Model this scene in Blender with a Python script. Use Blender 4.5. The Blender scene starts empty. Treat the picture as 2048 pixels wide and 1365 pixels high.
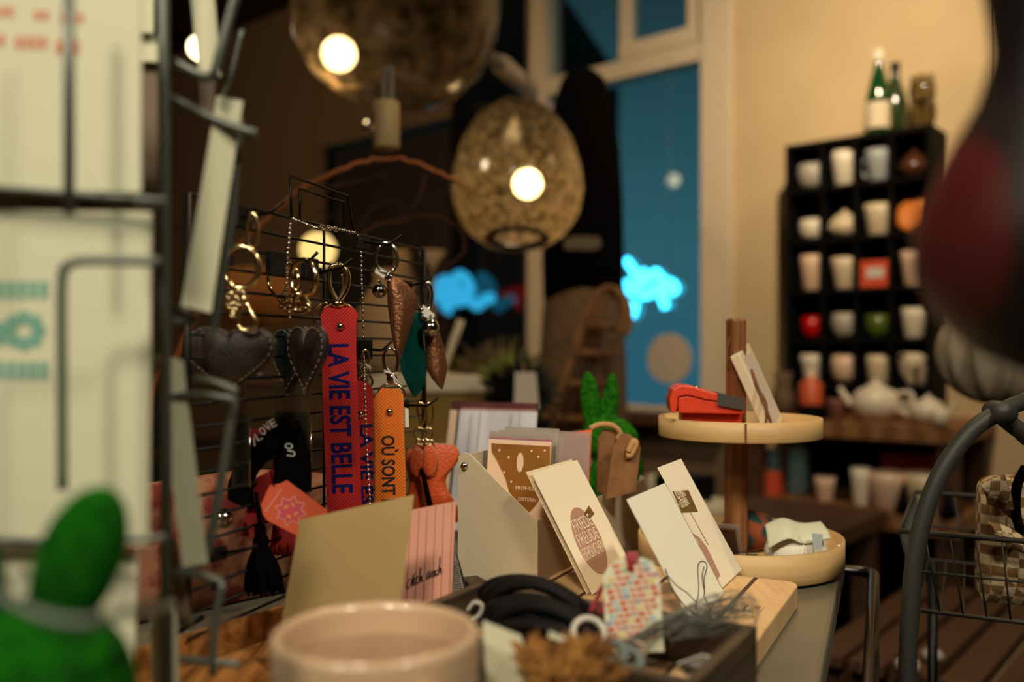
import bpy, math, random
from mathutils import Vector as V3, Matrix
random.seed(7)
C = bpy.context.scene.collection
SC = bpy.context.scene
# ------------------------------------------------------------------ camera
CZ = 1.02            # eye height above the shop floor
F = 1800.0           # focal length in pixels of the 2048 frame
HY = 700.0           # horizon row
FOCUS = 0.775
cam = bpy.data.cameras.new('camera'); co = bpy.data.objects.new('camera', cam); C.objects.link(co)
co.location = (0, 0, CZ); co.rotation_euler = (math.pi/2, 0, 0)
cam.sensor_width = 36; cam.lens = 36*F/2048; cam.shift_y = (HY-682.5)/2048
cam.clip_start = 0.02; cam.clip_end = 60
cam.dof.use_dof = True; cam.dof.focus_distance = FOCUS; cam.dof.aperture_fstop = cam.lens/11.5
SC.camera = co
# ------------------------------------------------------------------ world: dusk sky
w = bpy.data.worlds.new('dusk'); SC.world = w; w.use_nodes = True
nt = w.node_tree; bg = nt.nodes['Background']
tc = nt.nodes.new('ShaderNodeTexCoord'); sp = nt.nodes.new('ShaderNodeSeparateXYZ'); mr = nt.nodes.new('ShaderNodeMapRange')
rp = nt.nodes.new('ShaderNodeValToRGB')
nt.links.new(tc.outputs['Generated'], sp.inputs[0]); nt.links.new(sp.outputs[2], mr.inputs[0])
mr.inputs[1].default_value = -0.1; mr.inputs[2].default_value = 0.4
nt.links.new(mr.outputs[0], rp.inputs[0]); nt.links.new(rp.outputs[0], bg.inputs[0])
rp.color_ramp.elements[0].color = (0.040, 0.175, 0.265, 1); rp.color_ramp.elements[1].color = (0.020, 0.048, 0.056, 1)
e = rp.color_ramp.elements.new(0.42); e.color = (0.05, 0.18, 0.23, 1)
bg.inputs[1].default_value = 1.0
# ------------------------------------------------------------------ unseen area lamps added to light the counter, rack and walls
def kelvin(k):
    return {2400: (1, .60, .27), 2700: (1, .69, .38), 3200: (1, .77, .52), 3800: (1, .86, .66), 4500: (1, .93, .76)}[k]
def area(loc, aim, power, size, k=3200, spread=150):
    l = bpy.data.lights.new('added_lamp', 'AREA'); l.energy = power; l.shape = 'DISK'; l.size = size; l.color = kelvin(k)
    l.spread = math.radians(spread)
    o = bpy.data.objects.new('added_lamp', l); C.objects.link(o); o.location = loc
    o.rotation_euler = (V3(aim)-V3(loc)).to_track_quat('-Z', 'Y').to_euler()
    return o
area((1.05, -0.55, 2.5), (0.15, 0.75, 0.85), 3.9, 0.22, 4500, 75)      # key on the counter, from the right behind the camera
area((-0.35, -0.75, 2.4), (0.12, 0.95, 0.88), 2.0, 0.25, 3800, 50)      # added softer fill from the left behind the camera
area((-0.75, -0.5, 1.9), (-0.28, 0.42, 1.02), .95, 0.16, 4500, 60)       # added cooler light on the card rack
area((0.35, 1.5, 2.6), (0.25, 0.9, 0.9), 2.2, 0.15, 2700, 80)           # behind the counter, gives rims
area((0.62, 1.3, 2.72), (1.0, 2.75, 1.8), 8.6, 0.12, 3200, 80)          # washes the cup wall
area((1.9, 1.3, 2.7), (1.5, 2.1, 0.8), 1.2, 0.10, 2700, 100)
area((-1.4, 1.5, 2.7), (-1.5, 3.9, 1.7), 11, 0.12, 2700, 120)          # far left corner
SC.view_settings.view_transform = 'Standard'; SC.view_settings.look = 'None'
SC.view_settings.exposure = 0.0; SC.view_settings.gamma = 1.0
SC.cycles.use_denoising = True
SC.cycles.max_bounces = 8; SC.cycles.transparent_max_bounces = 16
SC.cycles.sample_clamp_indirect = 4; SC.cycles.caustics_reflective = False; SC.cycles.caustics_refractive = False

# ------------------------------------------------------------------ helpers
def P(px, py, d): return V3(((px-1024)/F*d, d, CZ+(HY-py)/F*d))
def plane_hit(px, py, pt, n):
    r = V3(((px-1024)/F, 1, (HY-py)/F)); o = V3((0, 0, CZ)); n = V3(n)
    return o + r*((V3(pt)-o).dot(n)/r.dot(n))
def lin(c):
    c = c/255.0
    return c/12.92 if c <= .04045 else ((c+.055)/1.055)**2.4
def rgb(r, g, b): return (lin(r), lin(g), lin(b), 1)
def mat(name, col, rough=.6, metal=0, col2=None, scale=40, bump=0, bscale=None, kind='noise', emit=None, es=1, sheen=0, coat=0, spec=None, stretch=None, ramp=(.35, .65), transl=0):
    m = bpy.data.materials.new(name); m.use_nodes = True; t = m.node_tree; b = t.nodes['Principled BSDF']
    b.inputs['Base Color'].default_value = rgb(*col); b.inputs['Roughness'].default_value = rough; b.inputs['Metallic'].default_value = metal
    if spec is not None: b.inputs['Specular IOR Level'].default_value = spec
    if sheen: b.inputs['Sheen Weight'].default_value = sheen
    if coat: b.inputs['Coat Weight'].default_value = coat
    if emit: b.inputs['Emission Color'].default_value = rgb(*emit); b.inputs['Emission Strength'].default_value = es
    cn = t.nodes.new('ShaderNodeTexCoord'); mp = t.nodes.new('ShaderNodeMapping'); t.links.new(cn.outputs['Object'], mp.inputs[0])
    if stretch:
        mp.inputs['Scale'].default_value = stretch[:3]
        if len(stretch) > 3: mp.inputs['Rotation'].default_value = (0, 0, stretch[3])
    def tex(s, k):
        if k == 'noise':
            n = t.nodes.new('ShaderNodeTexNoise'); n.inputs['Scale'].default_value = s; n.inputs['Detail'].default_value = 5; o = n.outputs[0]
        elif k == 'voronoi':
            n = t.nodes.new('ShaderNodeTexVoronoi'); n.inputs['Scale'].default_value = s; o = n.outputs[0]
        elif k == 'wave':
            n = t.nodes.new('ShaderNodeTexWave'); n.inputs['Scale'].default_value = s; n.inputs['Distortion'].default_value = 2.5; n.inputs['Detail'].default_value = 3; o = n.outputs[1]
        elif k == 'line':
            n = t.nodes.new('ShaderNodeTexWave'); n.inputs['Scale'].default_value = s; n.inputs['Distortion'].default_value = 0; o = n.outputs[1]
        elif k == 'checker':
            n = t.nodes.new('ShaderNodeTexChecker'); n.inputs['Scale'].default_value = s; o = n.outputs[1]
        t.links.new(mp.outputs[0], n.inputs[0]); return o
    if col2 or (bump and bscale is None):
        o = tex(scale, kind)
    if col2:
        r = t.nodes.new('ShaderNodeValToRGB'); r.color_ramp.elements[0].position = ramp[0]; r.color_ramp.elements[1].position = ramp[1]
        r.color_ramp.elements[0].color = rgb(*col); r.color_ramp.elements[1].color = rgb(*col2)
        t.links.new(o, r.inputs[0]); t.links.new(r.outputs[0], b.inputs['Base Color'])
    if bump:
        ob = o if bscale is None else tex(bscale, 'noise')
        bn = t.nodes.new('ShaderNodeBump'); bn.inputs['Strength'].default_value = bump; bn.inputs['Distance'].default_value = .002
        t.links.new(ob, bn.inputs['Height']); t.links.new(bn.outputs[0], b.inputs['Normal'])
    if transl:
        tr = t.nodes.new('ShaderNodeBsdfTranslucent'); tr.inputs[0].default_value = rgb(*col)
        mx = t.nodes.new('ShaderNodeMixShader'); mx.inputs[0].default_value = transl
        t.links.new(b.outputs[0], mx.inputs[1]); t.links.new(tr.outputs[0], mx.inputs[2]); t.links.new(mx.outputs[0], t.nodes['Material Output'].inputs[0])
    return m
def emat(name, col, s):
    m = bpy.data.materials.new(name); m.use_nodes = True; t = m.node_tree; t.nodes.clear()
    e = t.nodes.new('ShaderNodeEmission'); e.inputs[0].default_value = rgb(*col); e.inputs[1].default_value = s
    o = t.nodes.new('ShaderNodeOutputMaterial'); t.links.new(e.outputs[0], o.inputs[0]); return m
def clear(name, tint, refl=.12, rough=.02, body=None, bodyf=0, nscale=0, brange=(0, 1), fres=.5):
    """thin clear film or glass: tinted transparency + sharp reflection + optional milky body with texture"""
    m = bpy.data.materials.new(name); m.use_nodes = True; t = m.node_tree; t.nodes.clear()
    tr = t.nodes.new('ShaderNodeBsdfTransparent'); tr.inputs[0].default_value = rgb(*tint)
    gl = t.nodes.new('ShaderNodeBsdfGlossy'); gl.inputs['Roughness'].default_value = rough
    lw = t.nodes.new('ShaderNodeLayerWeight'); lw.inputs[0].default_value = .3
    mu = t.nodes.new('ShaderNodeMath'); mu.operation = 'MULTIPLY_ADD'; mu.inputs[1].default_value = fres; mu.inputs[2].default_value = refl*.3
    t.links.new(lw.outputs[0], mu.inputs[0])
    mx = t.nodes.new('ShaderNodeMixShader'); t.links.new(mu.outputs[0], mx.inputs[0]); t.links.new(tr.outputs[0], mx.inputs[1]); t.links.new(gl.outputs[0], mx.inputs[2])
    out = mx.outputs[0]
    if body:
        df = t.nodes.new('ShaderNodeBsdfTranslucent'); df.inputs[0].default_value = rgb(*body)
        d2 = t.nodes.new('ShaderNodeBsdfDiffuse'); d2.inputs[0].default_value = rgb(*body)
        ad = t.nodes.new('ShaderNodeMixShader'); ad.inputs[0].default_value = .5; t.links.new(df.outputs[0], ad.inputs[1]); t.links.new(d2.outputs[0], ad.inputs[2])
        m2 = t.nodes.new('ShaderNodeMixShader'); m2.inputs[0].default_value = bodyf
        t.links.new(out, m2.inputs[1]); t.links.new(ad.outputs[0], m2.inputs[2]); out = m2.outputs[0]
        if nscale:
            cn = t.nodes.new('ShaderNodeTexCoord'); n = t.nodes.new('ShaderNodeTexNoise'); n.inputs['Scale'].default_value = nscale; n.inputs['Detail'].default_value = 4
            t.links.new(cn.outputs['Object'], n.inputs[0]); r = t.nodes.new('ShaderNodeMapRange')
            r.inputs[1].default_value = .35; r.inputs[2].default_value = .7; r.inputs[3].default_value = brange[0]; r.inputs[4].default_value = brange[1]
            t.links.new(n.outputs[0], r.inputs[0]); t.links.new(r.outputs[0], m2.inputs[0])
    o = t.nodes.new('ShaderNodeOutputMaterial'); t.links.new(out, o.inputs[0]); return m

def catmull(pts, n=8, closed=False):
    pts = [V3(p) for p in pts]; out = []; N = len(pts)
    for i in range(N if closed else N-1):
        if closed: p0, p1, p2, p3 = pts[i-1], pts[i], pts[(i+1) % N], pts[(i+2) % N]
        else: p0, p1, p2, p3 = pts[max(i-1, 0)], pts[i], pts[i+1], pts[min(i+2, N-1)]
        for k in range(n):
            t = k/n
            out.append(.5*((2*p1)+(p2-p0)*t+(2*p0-5*p1+4*p2-p3)*t*t+(3*p1-p0-3*p2+p3)*t**3))
    if not closed: out.append(pts[-1])
    return out
def frame(normal, up=(0, 0, 1)):
    n = V3(normal).normalized(); u = V3(up)
    x = u.cross(n)
    if x.length < 1e-4: x = V3((1, 0, 0))
    x.normalize(); y = n.cross(x); return x, y, n

TXT = {}
def text_mesh(st, bold):
    cu = bpy.data.curves.new('t', 'FONT'); cu.body = st; cu.offset = bold; cu.resolution_u = 3; cu.extrude = .01
    ob = bpy.data.objects.new('t', cu); C.objects.link(ob); bpy.context.view_layer.update()
    me = bpy.data.meshes.new_from_object(ob.evaluated_get(bpy.context.evaluated_depsgraph_get()))
    r = ([tuple(v.co) for v in me.vertices], [list(p.vertices) for p in me.polygons])
    bpy.data.objects.remove(ob); bpy.data.curves.remove(cu); bpy.data.meshes.remove(me)
    return r
class MB:
    def __init__(s): s.v = []; s.f = []; s.m = []; s.s = []; s.mi = 0
    def add(s, vs, fs, smooth=False):
        o = len(s.v); s.v += [V3(x) for x in vs]
        for f in fs: s.f.append([i+o for i in f]); s.m.append(s.mi); s.s.append(smooth)
        return s
    def box(s, c, sz, R=None):
        c = V3(c); hx, hy, hz = sz[0]/2, sz[1]/2, sz[2]/2
        vs = [V3((x, y, z)) for x in (-hx, hx) for y in (-hy, hy) for z in (-hz, hz)]
        if R is not None: vs = [R @ v for v in vs]
        return s.add([c+v for v in vs], [(0, 1, 3, 2), (4, 6, 7, 5), (0, 4, 5, 1), (2, 3, 7, 6), (0, 2, 6, 4), (1, 5, 7, 3)])
    def slab(s, pts, th, both=False, n=None):
        """a polygon in space given real thickness"""
        pts = [V3(p) for p in pts]; N = len(pts)
        if n is None:
            n = V3((0, 0, 0))
            for i in range(N):
                a, b = pts[i], pts[(i+1) % N]; n += a.cross(b)
            n.normalize()
            if n.y > 0: n = -n
        n = V3(n).normalized()
        A = [p for p in pts]; B = [p-n*th for p in pts]
        return s.add(A+B, [list(range(N)), list(range(2*N-1, N-1, -1))]+[(i, i+N, (i+1) % N+N, (i+1) % N) for i in range(N)])
    def tube(s, pts, r, closed=False, n=8, flat=1.0):
        pts = [V3(p) for p in pts]; N = len(pts)
        if N < 2: return s
        rs = r if isinstance(r, (list, tuple)) else [r]*N
        T = []
        for i in range(N):
            if closed: t = pts[(i+1) % N]-pts[i-1]
            else: t = pts[min(i+1, N-1)]-pts[max(i-1, 0)]
            T.append(t.normalized() if t.length > 1e-9 else V3((0, 0, 1)))
        a = V3((0, 0, 1)) if abs(T[0].z) < .9 else V3((1, 0, 0))
        u = (a-T[0]*a.dot(T[0])).normalized(); vs = []
        for i in range(N):
            u = u-T[i]*u.dot(T[i])
            u = u.normalized() if u.length > 1e-6 else T[i].orthogonal().normalized()
            w_ = T[i].cross(u)
            for k in range(n):
                an = 2*math.pi*k/n; vs.append(pts[i]+u*math.cos(an)*rs[i]+w_*math.sin(an)*rs[i]*flat)
        fs = []
        for i in range(N if closed else N-1):
            j = (i+1) % N
            for k in range(n): fs.append((i*n+k, i*n+(k+1) % n, j*n+(k+1) % n, j*n+k))
        if not closed: fs += [list(range(n))[::-1], [(N-1)*n+k for k in range(n)]]
        return s.add(vs, fs, True)
    def ring(s, c, r, rt, normal=(0, -1, 0), ry=None, n=28, up=(0, 0, 1), k=6):
        x, y, _ = frame(normal, up); ry = ry or r
        return s.tube([V3(c)+x*r*math.cos(2*math.pi*i/n)+y*ry*math.sin(2*math.pi*i/n) for i in range(n)], rt, True, k)
    def lathe(s, prof, c=(0, 0, 0), n=32, R=None, sx=1, sy=1, close=False):
        c = V3(c); vs = []; N = len(prof)
        for r, z in prof:
            for k in range(n):
                a = 2*math.pi*k/n; v = V3((r*math.cos(a)*sx, r*math.sin(a)*sy, z)); vs.append(c+(R @ v if R is not None else v))
        fs = [(i*n+k, i*n+(k+1) % n, (i+1)*n+(k+1) % n, (i+1)*n+k) for i in range(N-1) for k in range(n)]
        if close: fs += [(( N-1)*n+k, (N-1)*n+(k+1) % n, (k+1) % n, k) for k in range(n)]
        return s.add(vs, fs, True)
    def ball(s, c, r, n=14, R=None):
        r = r if isinstance(r, (tuple, list)) else (r, r, r)
        pf = [(math.sin(math.pi*i/n), -math.cos(math.pi*i/n)) for i in range(n+1)]
        pf[0] = (1e-4, -1); pf[-1] = (1e-4, 1)
        c = V3(c); vs = []; m = n*2
        for a, z in pf:
            for k in range(m):
                t = 2*math.pi*k/m; v = V3((a*math.cos(t)*r[0], a*math.sin(t)*r[1], z*r[2])); vs.append(c+(R @ v if R is not None else v))
        return s.add(vs, [(i*m+k, i*m+(k+1) % m, (i+1)*m+(k+1) % m, (i+1)*m+k) for i in range(n) for k in range(m)], True)
    def loft(s, A, B, rows=10, bulge=0, nrm=(0, -1, 0), th=.001, ph=0):
        """cloth or leather sheet between two edge curves, curved out of plane, with real thickness"""
        A = catmull(A, 5); B = catmull(B, 5); N = min(len(A), len(B)); nrm = V3(nrm)
        A = [A[int(i*(len(A)-1)/(N-1))] for i in range(N)]; B = [B[int(i*(len(B)-1)/(N-1))] for i in range(N)]
        vs = []
        for side in (0, 1):
            for i in range(N):
                for j in range(rows+1):
                    t = j/rows; p = A[i].lerp(B[i], t); w_ = (B[i]-A[i]).length
                    vs.append(p+nrm*(bulge*math.sin(math.pi*t+ph*i/N)*min(1, w_*60))-nrm*th*side)
        M_ = rows+1; K = N*M_; fs = []
        for i in range(N-1):
            for j in range(rows):
                fs.append((i*M_+j, (i+1)*M_+j, (i+1)*M_+j+1, i*M_+j+1)); fs.append((K+i*M_+j, K+i*M_+j+1, K+(i+1)*M_+j+1, K+(i+1)*M_+j))
            fs.append((i*M_, K+i*M_, K+(i+1)*M_, (i+1)*M_)); fs.append((i*M_+rows, (i+1)*M_+rows, K+(i+1)*M_+rows, K+i*M_+rows))
        for base in (0, (N-1)*M_):
            for j in range(rows): fs.append((base+j, base+j+1, K+base+j+1, K+base+j))
        return s.add(vs, fs, True)
    def pillow(s, pts, th, nrm, edge=.35):
        pts = [V3(p) for p in pts]; N = len(pts); c = sum(pts, V3())/N; nrm = V3(nrm).normalized()
        lv = [(0, 1), (.3, .92), (.55, .8), (.8, .6), (1, .3)]
        for sg in (1, -1):
            vs = []
            for h, sc in [(edge, 1)]+[(edge+(1-edge)*a, b) for a, b in lv[1:]]:
                vs += [c+(p-c)*sc+nrm*sg*th*.5*h for p in pts]
            vs.append(c+nrm*sg*th*.5); L = 5
            fs = [(i*N+k, i*N+(k+1) % N, (i+1)*N+(k+1) % N, (i+1)*N+k) for i in range(L-1) for k in range(N)]
            fs += [((L-1)*N+k, (L-1)*N+(k+1) % N, L*N) for k in range(N)]
            if sg < 0: fs = [f[::-1] for f in fs]
            s.add(vs, fs, True)
        a = [p+nrm*th*.5*edge for p in pts]; b = [p-nrm*th*.5*edge for p in pts]
        return s.add(a+b, [(k, k+N, (k+1) % N+N, (k+1) % N) for k in range(N)], True)
    def text(s, st, o, xd, yd, W, H, bold=.02, ex=.0001):
        key = (st, bold)
        if key not in TXT:
            TXT[key] = text_mesh(st, bold)
        tv, tf = TXT[key]
        xs = [v[0] for v in tv]; ys = [v[1] for v in tv]
        x0, x1, y0, y1 = min(xs), max(xs), min(ys), max(ys); xd = V3(xd); yd = V3(yd); nd = xd.cross(yd).normalized(); o = V3(o)
        return s.add([o+xd*((v[0]-x0)/(x1-x0)*W)+yd*((v[1]-y0)/(y1-y0)*H)+nd*(ex*(1+v[2]/.01)) for v in tv], tf)
    def build(s, name, mats, parent=None, label=None, cat=None, group=None, kind=None, bevel=0, remesh=0, shade=None):
        mats = mats if isinstance(mats, (list, tuple)) else [mats]
        if parent is not None: off = parent['_o']; off = V3(off)
        else:
            xs = [v.x for v in s.v]; ys = [v.y for v in s.v]; zs = [v.z for v in s.v]
            off = V3(((min(xs)+max(xs))/2, (min(ys)+max(ys))/2, min(zs)))
        me = bpy.data.meshes.new(name); me.from_pydata([v-off for v in s.v], [], s.f)
        for m in mats: me.materials.append(m)
        for p, a, b in zip(me.polygons, s.m, s.s): p.material_index = a; p.use_smooth = b
        me.update()
        ob = bpy.data.objects.new(name, me); C.objects.link(ob)
        if parent is not None: ob.parent = parent
        else: ob.location = off
        ob['_o'] = tuple(off)
        if label: ob['label'] = label
        if cat: ob['category'] = cat
        if group: ob['group'] = group
        if kind: ob['kind'] = kind
        if remesh:
            r = ob.modifiers.new('r', 'REMESH'); r.mode = 'VOXEL'; r.voxel_size = remesh; r.use_smooth_shade = True
            q = ob.modifiers.new('s', 'SMOOTH'); q.iterations = 3
        if bevel:
            b = ob.modifiers.new('b', 'BEVEL'); b.width = bevel; b.segments = 2; b.limit_method = 'ANGLE'; b.angle_limit = math.radians(40)
        return ob
def root(name, label, cat, loc, group=None):
    o = bpy.data.objects.new(name, None); C.objects.link(o); o.location = loc; o.empty_display_size = .01
    o['_o'] = tuple(loc); o['label'] = label; o['category'] = cat
    if group: o['group'] = group
    return o
def Rz(a): return Matrix.Rotation(a, 3, 'Z')
def Rx(a): return Matrix.Rotation(a, 3, 'X')
def Ry(a): return Matrix.Rotation(a, 3, 'Y')

# ------------------------------------------------------------------ materials
M = {}
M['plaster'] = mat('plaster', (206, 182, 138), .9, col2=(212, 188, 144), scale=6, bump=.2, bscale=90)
M['plaster_dim'] = mat('plaster_shaded', (112, 92, 68), .9, bump=.2, scale=60)  # white plaster darkened: the dim lighting is put into the colour
M['ceiling'] = mat('ceiling_paint', (60, 52, 42), .9)
M['floorwood'] = mat('floor_wood', (60, 36, 22), .6, col2=(40, 24, 14), scale=5, kind='wave', stretch=(1, 8, 1))
M['white_frame'] = mat('white_frame', (222, 206, 176), .5, bump=.1, scale=30)
M['black_wood'] = mat('black_wood', (7, 6, 6), .8, spec=.15)
M['benchwood'] = mat('bench_wood', (150, 105, 62), .55, col2=(120, 80, 45), scale=6, kind='wave', stretch=(1, 5, 5))
M['dark_wood'] = mat('dark_wood', (70, 55, 38), .65, col2=(45, 34, 24), scale=14, kind='wave', stretch=(2, 6, 12), bump=.3)
M['brown_wood'] = mat('brown_wood', (95, 60, 34), .6, col2=(62, 38, 22), scale=12, kind='wave', stretch=(2, 8, 8))
M['tray_wood'] = mat('oiled_tray_wood', (190, 132, 68), .45, col2=(120, 74, 34), scale=30, kind='noise', stretch=(6, .5, 3, .607), bump=.1, ramp=(.35, .62))
M['birch'] = mat('birch_ply', (205, 170, 115), .5, col2=(185, 146, 92), scale=7, kind='noise', stretch=(1, 1, 12))
M['bamboo'] = mat('bamboo', (214, 180, 132), .5, col2=(196, 156, 106), scale=26, stretch=(6, .5, 1, .47), ramp=(.3, .7))
M['walnut'] = mat('walnut_post', (150, 98, 54), .5, col2=(108, 64, 34), scale=30, stretch=(6, 6, .3))
M['grey_metal'] = mat('grey_table_metal', (128, 120, 100), .38, .35, bump=.12, scale=8, col2=(112, 106, 90))
M['black_metal'] = mat('black_wire', (16, 15, 13), .4, .6)
M['black_gloss'] = mat('black_gloss', (8, 8, 8), .22, 0)
M['rack_metal'] = mat('grey_green_wire', (104, 110, 100), .45, .5)
M['basket_metal'] = mat('basket_iron', (62, 62, 56), .55, .5)
M['gold'] = mat('gold_metal', (240, 212, 156), .16, 1)
M['silver'] = mat('silver_metal', (200, 192, 178), .15, 1)
M['whitepaper'] = mat('white_paper', (208, 206, 174), .85)
M['ivory'] = mat('ivory_paper', (238, 224, 196), .8, bump=.05, scale=500)
M['coolpaper'] = mat('cool_white_paper', (232, 228, 206), .8)
M['beigepaper'] = mat('beige_paper', (182, 154, 100), .9, bump=.1, scale=700)
M['pinkpaper'] = mat('pink_paper', (226, 164, 140), .85)
M['ink'] = mat('black_ink', (14, 12, 12), .6)
M['redink'] = mat('orange_red_ink', (200, 126, 96), .8)
M['tealink'] = mat('teal_ink', (112, 162, 140), .8)
M['stripeink'] = mat('orange_stripe_ink', (196, 100, 70), .8)
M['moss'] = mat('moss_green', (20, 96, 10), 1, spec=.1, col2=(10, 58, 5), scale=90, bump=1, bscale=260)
M['moss2'] = mat('moss_green_lit', (40, 112, 15), 1, spec=.1, col2=(16, 66, 7), scale=160, bump=1, bscale=420)  # lit copy of the moss green, the light is in the colour
M['mug'] = mat('pink_beige_glaze', (198, 166, 132), .3, coat=.5)
M['drink'] = mat('milky_brown', (150, 120, 92), .4)
M['redweb'] = mat('red_webbing', (196, 28, 20), .8, bump=.6, kind='checker', scale=640, col2=(150, 16, 14), ramp=(.2, .8))
M['orangeweb'] = mat('orange_webbing', (240, 128, 28), .8, bump=.6, kind='checker', scale=640, col2=(200, 92, 14), ramp=(.2, .8))
M['blueink'] = mat('blue_print', (14, 20, 84), .9, spec=.2)
M['brownleather'] = mat('bronze_brown_leather', (34, 22, 18), .45, col2=(62, 44, 34), scale=55, bump=.35, bscale=500, metal=.1)
M['greenleather'] = mat('dark_green_leather', (12, 30, 26), .5, bump=.3, scale=500)
M['stitch'] = mat('grey_thread', (128, 114, 94), .8)
M['orangeleather'] = mat('orange_grained_leather', (206, 84, 34), .45, bump=.35, kind='voronoi', scale=520)
M['leatheredge'] = mat('pale_leather_edge', (170, 130, 96), .7)
M['bronze'] = mat('bronze_foil_leather', (142, 96, 66), .32, .75, bump=.6, scale=420)
M['teal'] = mat('teal_suede', (6, 70, 62), .95, spec=.1)
M['tape'] = mat('white_tape', (220, 214, 200), .5)
M['blackcloth'] = mat('black_cloth', (8, 7, 7), 1, spec=.05, bump=.2, scale=300)
M['redcloth'] = mat('red_cloth', (150, 22, 16), .8, bump=.3, scale=300)
M['whiteink'] = mat('white_print', (196, 192, 180), .7)
M['tagorange'] = mat('coral_card', (240, 104, 66), .7)
M['tagpink'] = mat('pink_print', (236, 92, 106), .7)
M['tagpale'] = mat('pale_pink_print', (244, 160, 136), .7)
M['floral'] = mat('floral_cloth', (146, 98, 68), .9, col2=(104, 26, 18), scale=38, ramp=(.45, .58), bump=.3, bscale=100)
M['glossblack'] = mat('black_card', (10, 9, 8), .55, spec=.3)
M['film'] = clear('clear_film', (235, 230, 215), .5, .08, (170, 160, 140), .06, fres=.15)
M['boxlight'] = mat('grey_white_metal', (206, 192, 162), .55)
M['boxgrey'] = mat('taupe_metal', (176, 158, 132), .5)
M['gold_print'] = mat('gold_print', (160, 106, 44), .4, .4, col2=(184, 124, 56), scale=20)
M['peach'] = mat('peach_card', (240, 204, 168), .8)
M['lilac'] = mat('lilac_card', (206, 202, 204), .6)
M['bluecard'] = mat('blue_card', (112, 128, 170), .7)
M['redcard'] = mat('red_card', (206, 70, 60), .7)
M['burgundy'] = mat('burgundy_cover', (84, 26, 26), .6)
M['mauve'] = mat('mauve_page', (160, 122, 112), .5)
M['shadedcard'] = mat('shaded_grey_brown_card', (112, 96, 78), .85)  # shadow on the rack cards put into their colour
M['sleeve'] = clear('plastic_sleeve', (240, 235, 225), .6, .1, (236, 230, 224), .42, fres=.3)
M['kraft'] = mat('kraft_wood', (140, 96, 54), .8, col2=(116, 78, 42), scale=60, bump=.3)
M['jute'] = mat('jute_cord', (176, 132, 80), .9, bump=.5, scale=300)
M['roseprint'] = mat('dusty_rose_print', (176, 134, 114), .8)
M['bronzeprint'] = mat('bronze_print', (132, 98, 48), .5, .3)
M['walletred'] = mat('red_orange_leather', (206, 58, 26), .45, bump=.12, kind='voronoi', scale=350)
M['creamwood'] = mat('cream_wood', (228, 210, 172), .6)
M['cord'] = mat('brown_cord', (110, 66, 32), .8)
M['milk'] = mat('white_bath_salt', (232, 226, 206), .8, bump=.5, scale=200)
M['crateblack'] = mat('stained_crate', (80, 62, 40), .6, col2=(48, 37, 25), scale=20, stretch=(1, 1, 9), bump=.3)
M['blackleather'] = mat('black_leather_cord', (9, 8, 8), .7, spec=.2, bump=.2, scale=200)
M['ribbon'] = mat('dark_red_ribbon', (150, 8, 16), .4, sheen=.4)
M['thread'] = mat('grey_thread_wire', (92, 92, 82), .5)
M['greyplastic'] = mat('grey_rubber', (92, 98, 92), .5)
M['feather'] = mat('tan_feathers', (206, 148, 72), .95, col2=(110, 62, 28), scale=30, ramp=(.35, .6))
M['amber'] = mat('amber_shade', (196, 158, 104), .8, transl=.5)
M['cream'] = mat('cream_glaze', (226, 208, 172), .35, coat=.3)
M['whiteglaze'] = mat('white_glaze', (236, 226, 200), .3, coat=.3)
M['greyglaze'] = mat('grey_glaze', (178, 172, 156), .35, coat=.3)
M['blueglaze'] = mat('pale_blue_glaze', (168, 174, 172), .35, coat=.3)
M['brownglaze'] = mat('brown_glaze', (84, 52, 34), .2, coat=.6)
M['redglaze'] = mat('red_glaze', (190, 14, 10), .3, coat=.5)
M['greenglaze'] = mat('green_glaze', (84, 104, 34), .3, coat=.5)
M['pinkglaze'] = mat('pale_pink_glaze', (232, 198, 166), .35, coat=.3)
M['orangeplate'] = mat('orange_plate', (224, 128, 40), .5)
M['redbox'] = mat('red_orange_box', (222, 84, 48), .6)
M['spotglaze'] = mat('spotted_glaze', (30, 26, 24), .4, col2=(226, 208, 178), scale=26, ramp=(.44, .47))
M['bottlegreen'] = mat('green_bottle_glass', (6, 66, 22), .1, coat=1)
M['bottledark'] = mat('dark_green_bottle_glass', (48, 62, 30), .15, coat=1)
M['bottlelabel'] = mat('bottle_label', (226, 210, 178), .7)
M['orangeclear'] = mat('orange_soap', (214, 96, 52), .3, coat=.5)
M['greyfelt'] = mat('grey_wool', (170, 154, 126), .95, bump=.6, scale=120)
M['reddark'] = mat('dark_red_glass', (84, 14, 9), .55, col2=(20, 6, 5), scale=7, kind='wave', ramp=(.3, .6), stretch=(1, 1, .6))
M['plaid'] = mat('brown_plaid', (122, 86, 48), .95, kind='checker', scale=105, col2=(190, 168, 128), bump=.6, bscale=300)
M['taupecloth'] = mat('taupe_knit', (120, 96, 70), .95, bump=.6, scale=60, col2=(92, 72, 52))
M['sledwood'] = mat('sled_wood', (176, 126, 72), .6, col2=(108, 70, 34), scale=14, stretch=(4, 4, 1))
M['grass'] = mat('dried_grass', (112, 92, 50), .95, col2=(74, 58, 30), scale=30)
M['leaf'] = mat('olive_leaf', (120, 120, 44), .8)
M['darkleaf'] = mat('dark_leaf', (30, 32, 18), .8)
M['willow'] = mat('rust_willow', (170, 94, 40), .8, bump=.5, scale=90)
M['olive'] = mat('olive_yellow', (142, 108, 42), .8)
M['disc'] = mat('grey_paper_disc', (196, 180, 160), .9)
M['stone'] = mat('tan_stoneware', (196, 160, 116), .6)
M['candle'] = mat('cream_wax', (226, 196, 136), .5, transl=.15)
M['rope'] = mat('pale_rope', (150, 142, 122), .8, bump=.8, kind='wave', scale=30)
M['winglass'] = clear('window_glass', (222, 232, 232), .15, .0)
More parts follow.
